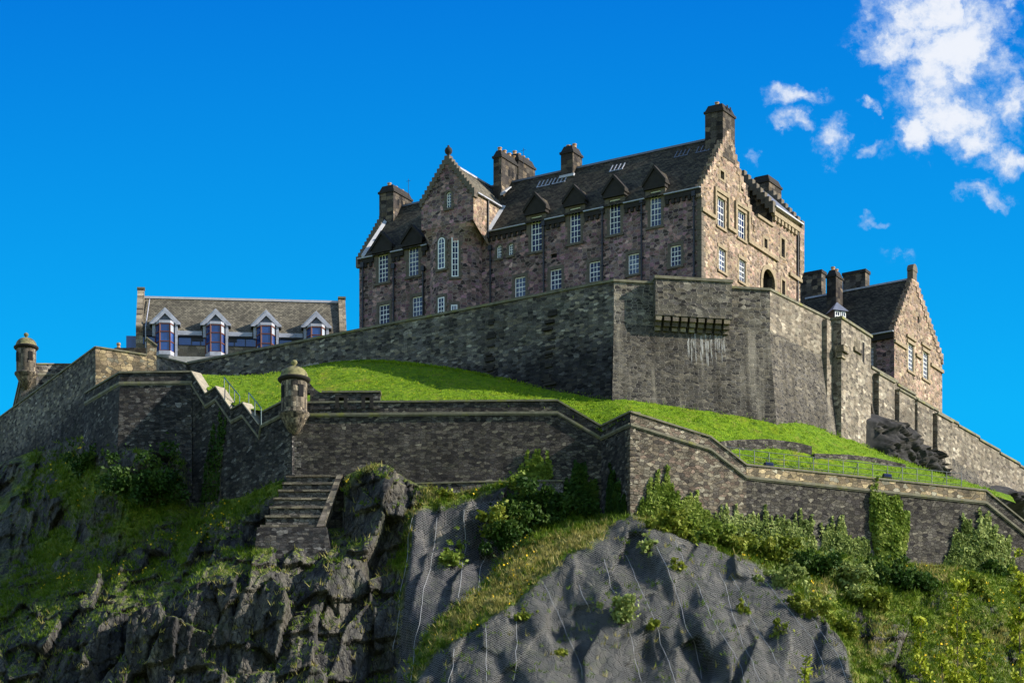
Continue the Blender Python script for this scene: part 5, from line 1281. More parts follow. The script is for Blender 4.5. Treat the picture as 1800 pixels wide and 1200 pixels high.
DY = (amp*crag+(1-amp)*(1-net)*soft_n+net*netb)*fade
# the crag that stands up against the wall
for hx, hy, hr in ((984, 1112, 15), (1137, 1150, 24), (1246, 1176, 18), (1352, 1130, 14), (905, 1120, 16), (1075, 1040, 13), (1210, 1060, 14), (760, 1010, 16), (1010, 1150, 12)):
    DY += np.exp(-(((PXg-hx)/hr)**2+((PYg-hy)/(hr*1.3))**2))*hr*.075*net
for _ in range(1):
    D2 = DY.copy(); D2[1:-1, 1:-1] = DY[1:-1, 1:-1]*.76+.06*(DY[:-2, 1:-1]+DY[2:, 1:-1]+DY[1:-1, :-2]+DY[1:-1, 2:]); DY = D2
YY = BY+DY-near*np.exp(-((PXg-665)/45.0)**2)*.8
me_f = []
nr_, nc_ = GX.shape
idx = np.arange(nr_*nc_).reshape(nr_, nc_)
Fq = np.stack([idx[:-1, :-1], idx[:-1, 1:], idx[1:, 1:], idx[1:, :-1]], -1).reshape(-1, 4)
keep = (GZ[:-1, :-1] < tz[:-1, :-1]+1.2).ravel(); Fq = Fq[keep]
Vh = np.stack([GX, YY, GZ], -1).reshape(-1, 3)
hill = mesh_obj('hill', Vh, Fq, M['crag'], loc=(0, 270, 0), uv=False); tag(hill, kind='structure')
def attr(o, name, a):
    at = o.data.attributes.new(name, 'FLOAT', 'POINT'); at.data.foreach_set('value', a.ravel().astype(np.float32))
attr(hill, 'rock', rock); attr(hill, 'net', net); attr(hill, 'dry', np.clip(rg*.75+np.clip((PXg-1100)/300, 0, 1)*.35+r1*.35, 0, 1)); attr(hill, 'tone', np.clip(id2*1.6-.9, 0, 1))
def on_hill(px, py):
    """point of the bare hill along the sight line of a photo pixel"""
    Y = 285.0
    for _ in range(14):
        X = (px-CX)/FPX*Y; Z = (YH-py)/FPX*Y
        y2 = float(hill_base(np.array([X]), np.array([Z]))[0]); Y = Y*.5+y2*.5
    return Vector(((px-CX)/FPX*Y, Y, (YH-py)/FPX*Y))
def sampY(X, Z):
    i = np.clip(np.searchsorted(zsv, Z)-1, 0, nr_-2); j = np.clip(np.searchsorted(xs, X)-1, 0, nc_-2)
    fz = (Z-zsv[i])/(zsv[i+1]-zsv[i]); fx = (X-xs[j])/(xs[j+1]-xs[j])
    return (YY[i, j]*(1-fx)+YY[i, j+1]*fx)*(1-fz)+(YY[i+1, j]*(1-fx)+YY[i+1, j+1]*fx)*fz

# flat ground of the gardens, out to the horizon
gm = np.array([(-6000, -3000, -2.2), (6000, -3000, -2.2), (6000, 6000, -2.2), (-6000, 6000, -2.2)], float)
tag(mesh_obj('ground', gm, [(0, 1, 2, 3)], M['lawn'], loc=(0, 0, -2.2)), kind='structure')

# lawn between the lower walls and the bastion
lc = [(345, 660, 305.5), (400, 690, 302), (440, 715, 298.5), (480, 722, 295.0), (560, 728, 293.6), (700, 716, 293.4), (800, 714, 293.4), (900, 712, 293.2), (980, 714, 293.0), (1030, 740, 292.6), (1060, 760, 292.0), (1090, 745, 289.5), (1112, 733, 288.2), (1200, 762, 289.2), (1250, 780, 289.8), (1320, 826, 291.0), (1450, 842, wq(1450)+1.2), (1600, 856, wq(1600)+1.2), (1680, 863, wq(1680)+1.2), (1730, 868, wq(1730)+1.0),
      (380, 678, 314.5), (460, 662, 312.5), (560, 644, 309.0), (640, 645, 305.8), (720, 655, 303.2), (800, 668, 300.8), (880, 683, 298.6), (960, 703, 296.2), (1000, 711, 295.0), (1078, 716, 293.4), (1150, 724, 294.0), (1250, 738, 295.2), (1378, 755, 297.0), (1450, 770, 300.5), (1515, 788, 304.5), (1560, 800, 309.0), (1640, 838, 317.0), (1700, 862, 321), (1760, 880, 325),
      (700, 690, 298.0), (560, 680, 302.0), (1250, 768, 291.5), (1400, 775, 297.0)]
lcA = np.array(lc, float); lX = (lcA[:, 0]-CX)/FPX*lcA[:, 2]; lZ = (YH-lcA[:, 1])/FPX*lcA[:, 2]
lawnZ = tps_fit(np.stack([lX, lcA[:, 2]], 1), lZ, 0.004)
fl_ = np.array([(px3(a, 700, b).x, b) for a, b in ((338, 303.6), (505, 293.0), (520, 292.7), (1050, 291.9), (1060, 291.2), (1105, 286.9), (1125, 287.3), (1733, wq(1733)+.4), (1850, wq(1850)+.4))])
bk_ = np.array([(px3(a, 700, b).x, b) for a, b in ((300, 321), (345, 319), (1078, 296.2), (1353, 298.5), (1470, 308), (1535, 312), (1850, 336))])
lx_ = np.arange(-28.3, 44.5, .2); tt_ = np.linspace(0, 1, 90); LXg, LT = np.meshgrid(lx_, tt_)
Yf = np.interp(LXg, fl_[:, 0], fl_[:, 1]); Yb = np.interp(LXg, bk_[:, 0], bk_[:, 1]); LY = Yf+(Yb-Yf)*LT
LZ = lawnZ(np.stack([LXg.ravel(), LY.ravel()], 1)).reshape(LXg.shape)
LZ += (vnoise(LXg*.4, LY*.4, 21, 4)-.5)*.35+(vnoise(LXg*3, LY*3, 22, 3)-.5)*.14
nn = LXg.shape; ii = np.arange(nn[0]*nn[1]).reshape(nn)
Lf = np.stack([ii[:-1, :-1], ii[:-1, 1:], ii[1:, 1:], ii[1:, :-1]], -1).reshape(-1, 4)
lawn = mesh_obj('lawn', np.stack([LXg, LY, LZ], -1).reshape(-1, 3), Lf, M['lawn'], loc=(0, 290, 80), uv=False); tag(lawn, kind='structure')
def lawn_h(X, Y): return float(lawnZ(np.array([[X, Y]]))[0])
def on_lawn(px, py, Y0=295.0):
    best = None
    for Y in np.arange(286, 330, .15):
        X = (px-CX)/FPX*Y; z = lawn_h(X, Y); d = z-(YH-py)/FPX*Y
        if best is None: last = d; best = Y
        if d >= 0 and last < 0: return Vector((X, Y, z))
        last = d
    return px3(px, py, Y0)
# ------------------------------------------------------------------ rock fall netting
def net_Y(X, Z):
    return np.minimum(sampY(X, Z), sampYs(X, Z))-.16
# smoothed surface the netting hangs over
YS = YY.copy()
for _ in range(9):
    YS[1:-1, 1:-1] = (YS[1:-1, 1:-1]*2+YS[:-2, 1:-1]+YS[2:, 1:-1]+YS[1:-1, :-2]+YS[1:-1, 2:])/6
def sampYs(X, Z):
    i = np.clip(np.searchsorted(zsv, Z)-1, 0, nr_-2); j = np.clip(np.searchsorted(xs, X)-1, 0, nc_-2)
    fz = (Z-zsv[i])/(zsv[i+1]-zsv[i]); fx = (X-xs[j])/(xs[j+1]-xs[j])
    return (YS[i, j]*(1-fx)+YS[i, j+1]*fx)*(1-fz)+(YS[i+1, j]*(1-fx)+YS[i+1, j+1]*fx)*fz
def surf(px, py, f=sampY, off=0.0):
    px = np.atleast_1d(np.asarray(px, float)); py = np.atleast_1d(np.asarray(py, float)); Y = np.full(px.shape, 284.0)
    for _ in range(18): Y = .45*Y+.55*f((px-CX)/FPX*Y, (YH-py)/FPX*Y)
    Y = Y-off; return np.stack([(px-CX)/FPX*Y, Y, (YH-py)/FPX*Y], -1)
def netting(label, poly, seams, holes=()):
    xa = (np.array(poly)[:, 0]-CX)/FPX*280; x = np.arange(xa.min()-1, xa.max()+1, .22); z = np.arange(54.5, 78, .2)
    X, Z = np.meshgrid(x, z); Y = net_Y(X.ravel(), Z.ravel()).reshape(X.shape); Y -= (vnoise(X*.5, Z*.15, 31, 3)-.5)*.5*0+.02
    px = CX+FPX*X/Y; py = YH-FPX*Z/Y
    ins = inpoly(px+(vnoise(X*1.2, Z*1.2, 33, 3)-.5)*16, py+(vnoise(X*1.2, Z*1.2, 34, 3)-.5)*16, poly)
    for h in holes: ins &= ~inpoly(px, py, h)
    n = X.shape; ii = np.arange(n[0]*n[1]).reshape(n)
    Q = np.stack([ii[:-1, :-1], ii[:-1, 1:], ii[1:, 1:], ii[1:, :-1]], -1).reshape(-1, 4)
    k = ins.ravel()[Q].all(1); Q = Q[k]
    used = np.unique(Q); mp = -np.ones(n[0]*n[1], int); mp[used] = np.arange(len(used)); Q = mp[Q]
    V = np.stack([X, Y, Z], -1).reshape(-1, 3)[used]
    arc = Z*1.35
    UVv = np.stack([X, arc], -1).reshape(-1, 2)[used]
    c = V.mean(0); t = thing('rock_netting', (c[0], c[1], V[:, 2].min()), label, 'netting')
    o = mesh_obj('mesh_sheet', V, Q, M['net'], t, True, uv=False)
    l = o.data.uv_layers.new(name='UVMap'); l.data.foreach_set('uv', UVv[Q.ravel()].ravel())
    for s in seams:
        s = np.array(s, float); tt = np.linspace(0, len(s)-1, len(s)*7); sx = np.interp(tt, range(len(s)), s[:, 0]); sy = np.interp(tt, range(len(s)), s[:, 1])
        sx = sx+(vnoise(sy*.03, sy*0+s[0, 0], 77, 3)-.5)*12; P = surf(sx, sy, net_Y, .05); m = MB(); m.tube([Vector(p) for p in P], .023, 5); m.build('seam_cable', M['cable'], t)
netting('grey wire netting hung over the steep rock left of the grass ridge', NET1,
        [[(771, 909), (750, 1025), (732, 1105), (722, 1200)], [(855, 960), (841, 1039)], [(724, 909), (708, 1025), (690, 1147)], [(812, 895), (820, 960), (806, 1050)]])
netting('broad wire netting draped over the bulging rock dome at bottom centre', NET2,
        [[(1059, 982), (1081, 1042)], [(1182, 945), (1205, 997), (1235, 1050), (1261, 1099), (1291, 1144), (1310, 1200)], [(1100, 975), (1122, 1027), (1149, 1087), (1175, 1162), (1185, 1200)],
         [(1017, 1027), (1040, 1076)], [(957, 1027), (987, 1087), (1010, 1144), (1025, 1192)], [(856, 1099), (856, 1196)], [(905, 1085), (905, 1196)], [(1156, 960), (1190, 1050), (1216, 1117), (1235, 1192)],
         [(1265, 1005), (1287, 1080), (1314, 1147), (1336, 1196)], [(1284, 1010), (1325, 1095), (1351, 1140), (1385, 1185)], [(1345, 1020), (1375, 1060), (1425, 1117), (1450, 1180)], [(1107, 1110), (1126, 1196)], [(1400, 1060), (1432, 1090), (1470, 1150), (1490, 1200)], [(800, 1140), (790, 1200)]],
        )

# ------------------------------------------------------------------ rocks on the upper slope
def rock_lump(label, poly, seed, bulge=1.7):
    us = [frP.u(p[0]) for p in poly]; u = np.arange(min(us)-.4, max(us)+.4, .14)
    zs_ = [frP.z(p[1], frP.u(p[0])) for p in poly]; z = np.arange(min(zs_)-2.5, max(zs_)+.3, .14)
    U, Z = np.meshgrid(u, z); ox, oy = frP.o; dx, dy = frP.d; nx, ny = frP.n
    Yp = oy+dy*U; px = CX+FPX*(ox+dx*U)/Yp; py = YH-FPX*Z/Yp
    d = seg_dist(px, py, poly); d = np.where(inpoly(px, py, poly), d, -d)
    h1, a, e = facets(U+.8*Z, Z+.5*U, 1.5, 1.0, seed, 1.0, .45); h2, a2, e2 = facets(U+.4*Z, Z+.4*U, .55, .42, seed+5, .5, .2)
    W = np.clip(d/16, -1, 1)*bulge*1.0+(h1+h2)*np.clip(d/8, 0, 1)+1.2
    V = np.stack([ox+dx*U+nx*W, oy+dy*U+ny*W, Z], -1).reshape(-1, 3)
    n = U.shape; ii = np.arange(n[0]*n[1]).reshape(n); Q = np.stack([ii[:-1, :-1], ii[:-1, 1:], ii[1:, 1:], ii[1:, :-1]], -1).reshape(-1, 4)
    Q = Q[(d.ravel()[Q] > -14).any(1)]
    o = mesh_obj('rock_outcrop', V, Q, M['dark_rock'], uv=False); tag(o, label, 'rock')
rock_lump('dark jagged outcrop breaking through the lawn at the foot of the stepped wall', [(1512, 742), (1530, 736), (1552, 745), (1576, 772), (1598, 792), (1614, 808), (1636, 832), (1636, 868), (1600, 866), (1560, 850), (1530, 830), (1511, 815)], 41)
rock_lump('small grey rock at the foot of the stepped wall near the right edge', [(1738, 868), (1760, 862), (1800, 885), (1830, 905), (1800, 912), (1750, 890)], 47, 1.6)

# low revetments in the lawn
def band(label, pts, h):
    P = [on_lawn(*p) for p in pts]; t = [p+Vector((0, -.1, h)) for p in P]
    wall_thing('low_revetment', label, t, [p.z-.6 for p in P], M['low_wall_dark'], thick=.7, cope=None)
band('low rough stone revetment crossing the lawn, the upper and longer one', [(1268, 790), (1295, 787), (1350, 786), (1400, 792), (1427, 799)], .65)
band('low rough stone revetment in the lawn, the lower one near the dark outcrop', [(1432, 806), (1490, 808), (1540, 813), (1592, 824)], .38)

# railings
rl = thing('railing', frQ.P(frQ.u(1450, -1.3), 76, -1.3), 'long thin iron railing along the lawn behind the boundary wall', 'railing')
def rail_top(px): return float(np.interp(px, [1225, 1284, 1350, 1500, 1635, 1690, 1720], [775, 786, 795, 811, 826, 832, 858]))
tops = []
for px in list(range(1248, 1700, 26)):
    u = frQ.u(px, -1.3); z = frQ.z(rail_top(px), u, -1.3); tops.append(frQ.P(u, z, -1.3))
    m = MB(); m.tube([frQ.P(u, z-1.9, -1.3), frQ.P(u, z, -1.3)], .035, 6)
    if len(tops) % 3 == 2: m.tube([frQ.P(u, z-.1, -1.3), frQ.P(u-.3, z-1.5, -2.1)], .028, 6)
    m.build('post', M['iron'], rl)
for dz in (0, -.5, -1.0):
    m = MB(); m.tube([p+Vector((0, 0, dz)) for p in tops], .026 if dz else .034, 6); m.build('rail', M['iron'], rl)
def hand_rail(label, a, b, n):
    pa, pb = on_lawn(*a), on_lawn(*b); t = thing('hand_rail', pb, label, 'railing')
    P = [pa.lerp(pb, i/n) for i in range(n+1)]
    P = [Vector((p.x, p.y, max(lawn_h(p.x, p.y), p.z))) for p in P]
    for p in P:
        m = MB(); m.tube([p-Vector((0, 0, .4)), p+Vector((0, 0, 1.0))], .05, 6); m.build('post', M['iron_teal'], t)
    m = MB(); m.tube([p+Vector((0, 0, 1.0)) for p in P], .05, 6); m.build('rail', M['iron_teal'], t)
hand_rail('teal hand rail on the lawn, upper of two behind the saw toothed wall', (394, 684), (421, 716), 3)
hand_rail('teal hand rail on the lawn, lower of two beside the near turret', (437, 710), (459, 738), 2)
for px, py, lab in ((1352, 815, 'small black floodlight behind the left part of the boundary wall railing'), (1560, 835, 'small black floodlight behind the railing below the dark outcrop')):
    u = frQ.u(px, -.5); z = frQ.z(py, u, -.5); t = thing('floodlight', frQ.P(u, z-.5, -.5), lab, 'floodlight')
    m = MB(); m.taper(frQ, u-.4, u+.4, z-.18, z+.14, -.75, -.4, .05); m.build('lamp_case', M['lamp_case'], t)
    m = MB(); m.box(frQ, u-.35, u+.35, z-.13, z+.08, -.395, -.38); m.build('lens', M['glass'], t)
    m = MB(); m.box(frQ, u-.44, u-.4, z-.6, z+.05, -.65, -.5); m.box(frQ, u+.4, u+.44, z-.6, z+.05, -.65, -.5); m.build('bracket', M['lamp_case'], t)

# ------------------------------------------------------------------ vegetation
R = np.random.RandomState(5)
def leaves(name, P, size, mat, parent=None, nrm=None, loc=None, elong=1.5, flat=.0):
    """one leaf-sized quad per point"""
    n = len(P); a = R.randn(n, 3); 
    if nrm is not None: a += np.asarray(nrm)*flat
    a /= np.linalg.norm(a, axis=1)[:, None]
    t = np.cross(a, R.randn(n, 3)); t /= np.linalg.norm(t, axis=1)[:, None]; b = np.cross(a, t)
    s = size*(.6+.8*R.rand(n))[:, None]; t *= s*.5*elong; b *= s*.5
    V = np.stack([P-t, P+b*.9, P+t, P-b*.9], 1).reshape(-1, 3)
    Fc = np.arange(4*n).reshape(n, 4)
    return mesh_obj(name, V, Fc, M[mat], parent, False, loc, uv=False)
def rand_in_poly(poly, n):
    p = np.array(poly, float); out = np.zeros((0, 2))
    while len(out) < n:
        q = p.min(0)+R.rand(n*3, 2)*(p.max(0)-p.min(0)); out = np.vstack([out, q[inpoly(q[:, 0], q[:, 1], poly)]])
    return out[:n]
def ivy(label, fr, poly, n, mat='leaf_ivy', size=.26, depth=.45, wbase=.05, fingers=28, batter=None):
    q = rand_in_poly(poly, int(n*2.6)); p = np.array(poly, float)
    # ragged upper edge: climbing fingers
    top = p[:, 1].min(); bot = p[:, 1].max(); lo = (q[:, 1]-top)/(bot-top)
    den = vnoise(q[:, 0]*.11, q[:, 1]*.022, int(p[0, 0]) % 97, 3); d = np.minimum(seg_dist(q[:, 0], q[:, 1], poly)/fingers, 1)
    spike = vnoise(q[:, 0]*.16+q[:, 1]*.02, q[:, 1]*.004, int(p[0, 0]) % 89, 2)
    keep = den*.5+spike*.9+d*.45+lo*.75-.1 > .98; q = q[keep][:n]; d = d[keep][:n]
    # runners climbing above the mass
    hi = np.argsort(q[:, 1])[:len(q)//4]; nr2 = max(4, int((p[:, 0].max()-p[:, 0].min())/7))
    for i in R.choice(hi, nr2):
        L_ = R.uniform(8, 34); mm = int(L_*1.1); f_ = R.rand(mm)
        q = np.vstack([q, np.stack([q[i, 0]+R.randn(mm)*2.6*(1.1-f_)+f_*R.uniform(-4, 4), q[i, 1]-f_*L_], -1)]); d = np.append(d, np.full(mm, .25))
    ox, oy = fr.o; dx, dy = fr.d; nx, ny = fr.n
    clump = vnoise(q[:, 0]*.09, q[:, 1]*.09, 55, 3)
    w = wbase+depth*d*(.2+1.1*clump)*(.5+.5*R.rand(len(q)))
    k = (q[:, 0]-CX)/FPX; u = (k*(oy+ny*w)-ox-nx*w)/(dx-k*dy); Y = oy+dy*u+ny*w
    P = np.stack([ox+dx*u+nx*w, Y, (YH-q[:, 1])/FPX*Y], -1)
    c = P.mean(0); t = thing('ivy', (c[0], c[1], P[:, 2].min()), label, 'ivy')
    leaves('foliage', P, size, mat, t, (nx, ny, .3), flat=1.2)
    m = MB()
    for i in range(5):
        x0 = R.uniform(np.percentile(q[:, 0], 15), np.percentile(q[:, 0], 85)); y1 = q[:, 1].max(); y0 = np.percentile(q[:, 1], 25)
        pts = [fr.pt(x0+R.uniform(-5, 5)*j/4, y1+(y0-y1)*j/4, wbase+.02) for j in range(5)]; m.tube(pts, [.04, .035, .03, .022, .012], 5)
    m.build('stem', M['bark'], t); return t
ivy('bright ivy bank fanning up the sunlit rubble wall beside the sharp front corner', frQ, [(1118, 890), (1130, 858), (1150, 840), (1175, 846), (1200, 868), (1225, 880), (1250, 895), (1262, 960), (1118, 935)], 5200, 'leaf_ivy')
ivy('ragged ivy fringe along the foot of the wall between corner bank and tall column', frQ, [(1255, 905), (1285, 890), (1330, 898), (1370, 905), (1430, 918), (1440, 985), (1260, 968)], 3200, 'leaf_grey', .22, .3)
ivy('pale pointed ivy clump just left of the tall ivy column', frQ, [(1440, 935), (1470, 912), (1500, 925), (1528, 950), (1530, 990), (1440, 985)], 2000, 'leaf_grey', .24, .35)
ivy('tall dense ivy column reaching the cordon of the boundary wall', frQ, [(1527, 862), (1548, 858), (1580, 868), (1600, 900), (1596, 950), (1585, 1000), (1545, 1000), (1530, 930)], 3600, 'leaf_ivy', .27, .55, fingers=12)
ivy('broad pale ivy fan at the right end of the boundary wall', frQ, [(1668, 960), (1690, 915), (1725, 900), (1760, 915), (1780, 950), (1785, 1015), (1650, 1015)], 4200, 'leaf_grey', .26, .55)
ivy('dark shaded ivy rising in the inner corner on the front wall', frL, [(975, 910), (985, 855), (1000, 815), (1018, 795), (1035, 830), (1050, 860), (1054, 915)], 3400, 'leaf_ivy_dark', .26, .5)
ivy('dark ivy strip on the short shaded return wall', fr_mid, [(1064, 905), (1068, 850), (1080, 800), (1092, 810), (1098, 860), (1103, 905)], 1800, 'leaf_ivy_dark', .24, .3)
ivy('sprigs of sunlit ivy spiking up the front wall above the left net', frL, [(905, 870), (912, 815), (925, 800), (955, 795), (968, 810), (975, 870)], 1500, 'leaf_ivy', .24, .5)
ivy('sparse vine trailing down the shaded saw toothed wall', frS, [(352, 890), (365, 770), (385, 720), (395, 760), (382, 890)], 1100, 'leaf_ivy_dark', .2, .15, fingers=20)

def shrub(label, px, py, rx, rz, n, mat='leaf_shrub', size=.24, name='shrub', lean=0.0, sprigs=0):
    c = surf(px, py, sampY)[0]; cy = c[1]-rx*.25
    cl = 10+int(rx*7); cc = R.randn(cl, 3)*np.array([rx*.52, rx*.34, rz*.45]); cr = (.18+.40*R.rand(cl))*min(rx, rz*1.5)*.7
    w = cr**2/np.sum(cr**2); k = R.choice(cl, n, p=w); d = R.randn(n, 3); d /= np.linalg.norm(d, axis=1)[:, None]
    P = cc[k]+d*(cr[k]*(.55+.5*R.rand(n)**.6))[:, None]*np.array([1, .9, .85])
    so_ = R.rand(n) < .14; P[so_] += R.randn(so_.sum(), 3)*np.array([.35, .25, .3])*(.5+.4*rx)
    P[:, 2] += np.abs(vnoise(P[:, 0]*2+50, P[:, 1]*2+50, 8, 3)-.5)*.5
    P = P+np.array([c[0], cy, c[2]])
    t = thing(name, (c[0], cy, c[2]-rz), label, name if name != 'spring_bush' else 'bush')
    leaves('foliage', P, size, mat, t, (0, -.3, .6), flat=.5)
    m = MB(); b = Vector((c[0], c[1]+.2, c[2]-rz*.9))
    for i in range(6): 
        e = Vector(P[R.randint(n)]); m.tube([b, b.lerp(e, .5)+Vector((0, 0, .15)), e], [.06, .04, .015], 5)
    m.build('stem', M['bark'], t); return t
for a in [
 ('round sunlit bush clinging to the left net beside the dark ivy bank', 868, 912, 1.3, 1.1, 1500, 'leaf_shrub'),
 ('tall yellow green bush at the top of the left net below the front wall', 925, 868, 1.3, 1.2, 1400, 'leaf_ivy'),
 ('low bush spilling over the top edge of the left net', 948, 848, 1.0, .7, 800, 'leaf_shrub'),
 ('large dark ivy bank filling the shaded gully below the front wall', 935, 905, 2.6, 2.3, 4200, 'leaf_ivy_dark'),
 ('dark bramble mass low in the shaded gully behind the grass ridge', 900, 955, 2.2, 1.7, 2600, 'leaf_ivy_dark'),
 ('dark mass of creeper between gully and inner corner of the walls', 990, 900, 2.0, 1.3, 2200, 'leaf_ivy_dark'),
 ('green creeper hanging down the middle of the left net', 781, 985, .9, 2.6, 1500, 'leaf_ivy'),
 ('thin creeper strand on the right side of the left net', 806, 975, .5, 1.7, 600, 'leaf_ivy'),
 ('pale leafy bush growing through the broad net on the dome', 1085, 1078, 1.5, 1.3, 1500, 'leaf_grey'),
 ('small bush high on the broad net near its right shoulder', 1190, 998, .6, .5, 350, 'leaf_shrub'),
 ('low shrub at the peak of the broad net below the sharp corner', 1135, 908, 1.0, .6, 600, 'leaf_ivy'),
 ('tiny tuft on the lower left flank of the broad net', 925, 1085, .8, .4, 260, 'leaf_shrub'),
 ('yellowish tuft below the leafy bush on the broad net', 1150, 1102, 1.0, .4, 380, 'leaf_shrub'),
 ('weed at the bottom middle of the broad net', 985, 1150, .6, .3, 200, 'leaf_shrub'),
 ('weed line on the right shoulder of the broad net', 1305, 1075, .5, .8, 260, 'leaf_shrub'),
 ('creeping weeds near the right edge of the broad net', 1370, 1110, .6, .9, 300, 'leaf_shrub'),
 ('sparse creeper below the peak of the broad net', 1140, 960, .8, .9, 300, 'leaf_grey'),
 ('dark green bramble bank spreading right from the peak of the broad net', 1165, 930, 2.3, 1.1, 2600, 'leaf_shrub'),
 ('bramble bank below the ivy fringe at the foot of the rubble wall', 1230, 945, 2.2, 1.1, 2400, 'leaf_ivy'),
 ('bushy hump over the right edge of the broad net', 1290, 962, 2.0, 1.2, 2200, 'leaf_shrub'),
 ('rounded bramble right of the net top below the fringe of ivy', 1350, 975, 2.0, 1.1, 2000, 'leaf_shrub'),
 ('dark shrub on the slope directly below the pale pointed ivy', 1415, 1000, 2.0, 1.3, 2200, 'leaf_ivy_dark'),
 ('greyish bramble on the slope left of the dark slabs', 1380, 1025, 2.0, 1.0, 1800, 'leaf_grey'),
 ('wide grey green shrub in the middle of the right slope', 1490, 1020, 2.4, 1.2, 2400, 'leaf_grey'),
 ('dark bushy shrub at the foot of the tall ivy column', 1560, 1010, 2.6, 1.5, 3200, 'leaf_ivy_dark'),
 ('dark shrub right of and below the tall ivy column', 1610, 1030, 1.7, 1.3, 1900, 'leaf_ivy_dark'),
 ('low olive shrub above the dark slabs on the right slope', 1520, 1060, 1.8, .9, 1500, 'leaf_shrub'),
 ('olive bramble along the right margin of the broad net', 1420, 1075, 2.0, 1.0, 1800, 'leaf_shrub'),
 ('lower olive bramble near the right margin of the broad net', 1470, 1110, 1.7, .9, 1400, 'leaf_shrub'),
 ('small dark bush below the broad pale ivy fan', 1742, 1008, 1.3, .9, 1000, 'leaf_ivy_dark'),
 ('low scrub on the far right slope under the ivy fan', 1690, 1030, 1.8, .7, 1200, 'leaf_shrub'),
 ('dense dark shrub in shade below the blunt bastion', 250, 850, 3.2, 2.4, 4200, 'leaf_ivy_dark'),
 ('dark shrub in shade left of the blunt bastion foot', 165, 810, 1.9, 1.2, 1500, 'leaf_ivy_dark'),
 ('weedy clump on top of the low retaining wall', 800, 848, 1.3, .5, 600, 'leaf_shrub'),
 ('weedy clump beside the crag at the low retaining wall', 780, 872, .9, .5, 500, 'leaf_shrub'),
 ('grassy tuft bush at the head of the stepped buttress', 615, 826, 1.0, .45, 600, 'leaf_shrub'),
 ('small yellow bush on the tip of the crag against the wall', 678, 812, .5, .4, 300, 'leaf_spring'),
]: shrub(*a)
def sapling(label, px, pyb, pyt, Y, n, spread=1.3):
    b = px3(px, pyb, Y); top = px3(px+R.uniform(-6, 6), pyt, Y); t = thing('sapling', b, label, 'tree')
    m = MB(); H = (top-b).length
    tr = [b.lerp(top, i/8)+Vector((R.uniform(-.08, .08), R.uniform(-.08, .08), 0)) for i in range(9)]; m.tube(tr, [.09-.009*i for i in range(9)], 6); m.build('trunk', M['bark'], t)
    P = []
    for i in range(int(9+H*1.3)):
        f = R.uniform(.18, .98); s = b.lerp(top, f); L_ = spread*(1.15-f*.75)*R.uniform(.5, 1.1); an = R.uniform(0, 6.28)
        e = s+Vector((math.cos(an)*L_, math.sin(an)*L_, L_*R.uniform(.3, .9))); mid = s.lerp(e, .5)+Vector((0, 0, -.08)); bm = MB(); bm.tube([s, mid, e], [.035, .025, .012], 5); bm.build('branch', M['bark'], t)
        for q in (mid, e, mid.lerp(e, .5)): P.append(np.array(q)+R.randn(int(n/(9+H*1.3)/3)+1, 3)*.17)
    leaves('crown', np.vstack(P), .24, 'leaf_spring', t, (0, 0, 1), flat=.6)
sapling('tall thin sapling with fresh yellow leaves at the bottom right', 1680, 1330, 1015, 272, 1500, 1.5)
sapling('short yellow leaved sapling left of the tall one at bottom right', 1614, 1330, 1085, 270, 800, 1.2)
sapling('spreading yellow sapling between the tall one and the right edge', 1722, 1330, 1120, 268, 1000, 1.5)
sapling('slender yellow leaved tree cut by the right edge of the picture', 1793, 1330, 960, 276, 1500, 1.4)
sapling('low yellow sapling at the bottom beneath the short sapling', 1655, 1330, 1150, 264, 700, 1.3)
sapling('tiny yellow sapling in front of the right part of the broad net', 1412, 1300, 1150, 262, 260, .6)

# grass tufts, dry grass and small yellow flowers all over the hill
def tufts(name, pick, n, mat, hmin, hmax, blades=6, label=None):
    X = R.uniform(-46, 46, n*6); Z = R.uniform(55, 93, n*6)
    i = np.clip(np.searchsorted(zsv, Z), 0, nr_-1); j = np.clip(np.searchsorted(xs, X), 0, nc_-1)
    ok = (Z < topZ(X)-.1) & (R.rand(len(X)) < pick(i, j)); X, Z = X[ok][:n], Z[ok][:n]; Y = sampY(X, Z)
    P = np.repeat(np.stack([X, Y-.02, Z], -1), blades, 0); m = len(P); P = P+R.randn(m, 3)*np.array([.16, .1, .03])
    h = R.uniform(hmin, hmax, m)[:, None]; d = R.randn(m, 3)*np.array([.5, .5, .15])+np.array([0, -.45, .75]); d /= np.linalg.norm(d, axis=1)[:, None]
    s = np.cross(d, R.randn(m, 3)); s /= np.linalg.norm(s, axis=1)[:, None]; s *= .045
    V = np.stack([P-s, P+s, P+d*h], 1).reshape(-1, 3); o = mesh_obj(name, V, np.arange(3*m).reshape(m, 3), M[mat], uv=False)
    tag(o, label, 'grass', kind='stuff'); return X, Z
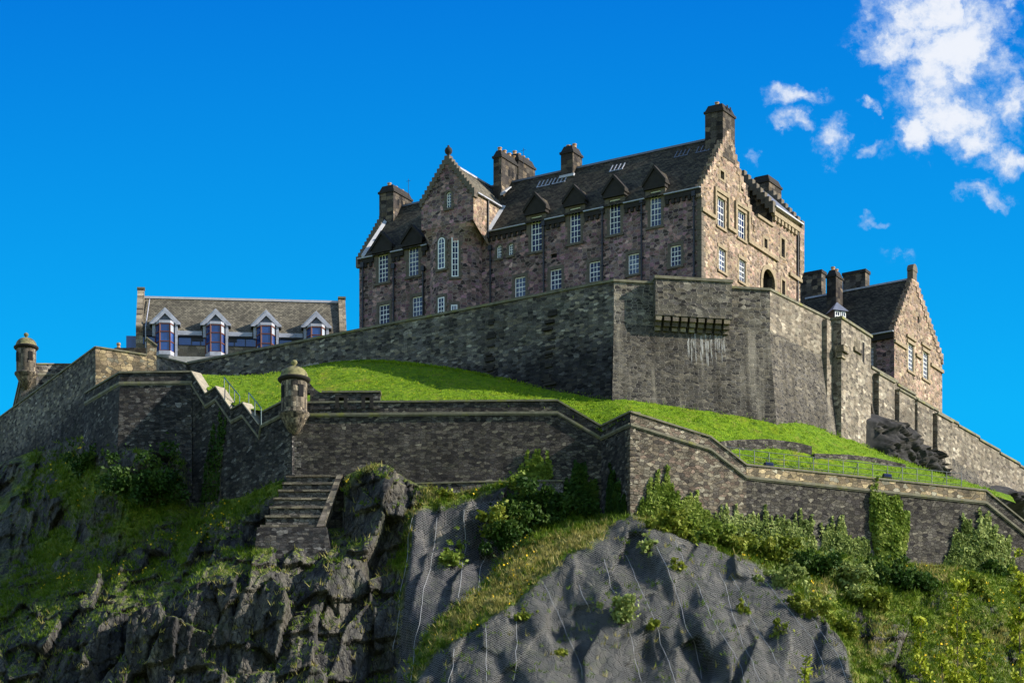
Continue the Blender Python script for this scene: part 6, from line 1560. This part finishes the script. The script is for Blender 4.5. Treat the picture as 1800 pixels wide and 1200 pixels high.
# slope of each terrain cell: ledges carry grass
dYz = np.gradient(YY, axis=0)/np.gradient(GZ, axis=0); ledge = np.clip((-0)+np.abs(np.clip(dYz, 0, None))*.9-.5, 0, 1)
gmask = np.clip((1-rock)+ledge*(1-net)*.8*(1-.7*r1), 0, 1); drym = np.clip(rg+np.clip((vnoise(GX*.3, GZ*.3, 61, 3)-.5)*5, 0, 1)*(PXg > 560)*.8, 0, 1)
tufts('grass_tufts', lambda i, j: gmask[i, j]*(1-.75*drym[i, j]), 15000, 'blade_green', .2, .6, label='green grass growing over the hill slopes')
tufts('dry_grass', lambda i, j: gmask[i, j]*drym[i, j]+.03*(r1[i, j]), 8000, 'blade_straw', .25, .7, label='dry straw coloured grass on the ridge and banks')
X = R.uniform(-44, 44, 9000); Z = R.uniform(56, 92, 9000); i = np.clip(np.searchsorted(zsv, Z), 0, nr_-1); j = np.clip(np.searchsorted(xs, X), 0, nc_-1)
cl = vnoise(X*.35, Z*.35, 71, 2); ok = (Z < topZ(X)-.2) & (gmask[i, j] > .4) & (cl > .60); X, Z = X[ok][:700], Z[ok][:700]
fo = leaves('wild_flowers', np.stack([X, sampY(X, Z)-.25, Z+.15], -1), .2, 'flower', elong=1.0); tag(fo, 'small yellow wild flowers dotted over the hill', 'flowers', kind='stuff')
# longer grass on the lawn, thick along the foot of the walls
n = 11000; Xl = R.uniform(-27, 43, n); tl = R.rand(n)**1.3; tl = np.where(R.rand(n) < .4, 1-R.rand(n)*.06, tl)
Yl = np.interp(Xl, fl_[:, 0], fl_[:, 1])*(1-tl)+np.interp(Xl, bk_[:, 0], bk_[:, 1])*tl; Zl = lawnZ(np.stack([Xl, Yl], 1))
P = np.repeat(np.stack([Xl, Yl, Zl], -1), 5, 0); m_ = len(P); P = P+R.randn(m_, 3)*np.array([.15, .15, .02]); h = R.uniform(.07, .2, m_)[:, None]
dd = R.randn(m_, 3)*np.array([.45, .45, .1])+np.array([0, -.1, .9]); dd /= np.linalg.norm(dd, axis=1)[:, None]; s_ = np.cross(dd, R.randn(m_, 3)); s_ /= np.linalg.norm(s_, axis=1)[:, None]; s_ *= .035
lt_ = mesh_obj('lawn_grass', np.stack([P-s_, P+s_, P+dd*h], 1).reshape(-1, 3), np.arange(3*m_).reshape(m_, 3), M['blade_lawn'], uv=False); tag(lt_, 'bright green grass growing on the lawn under the bastion', 'grass', kind='stuff')
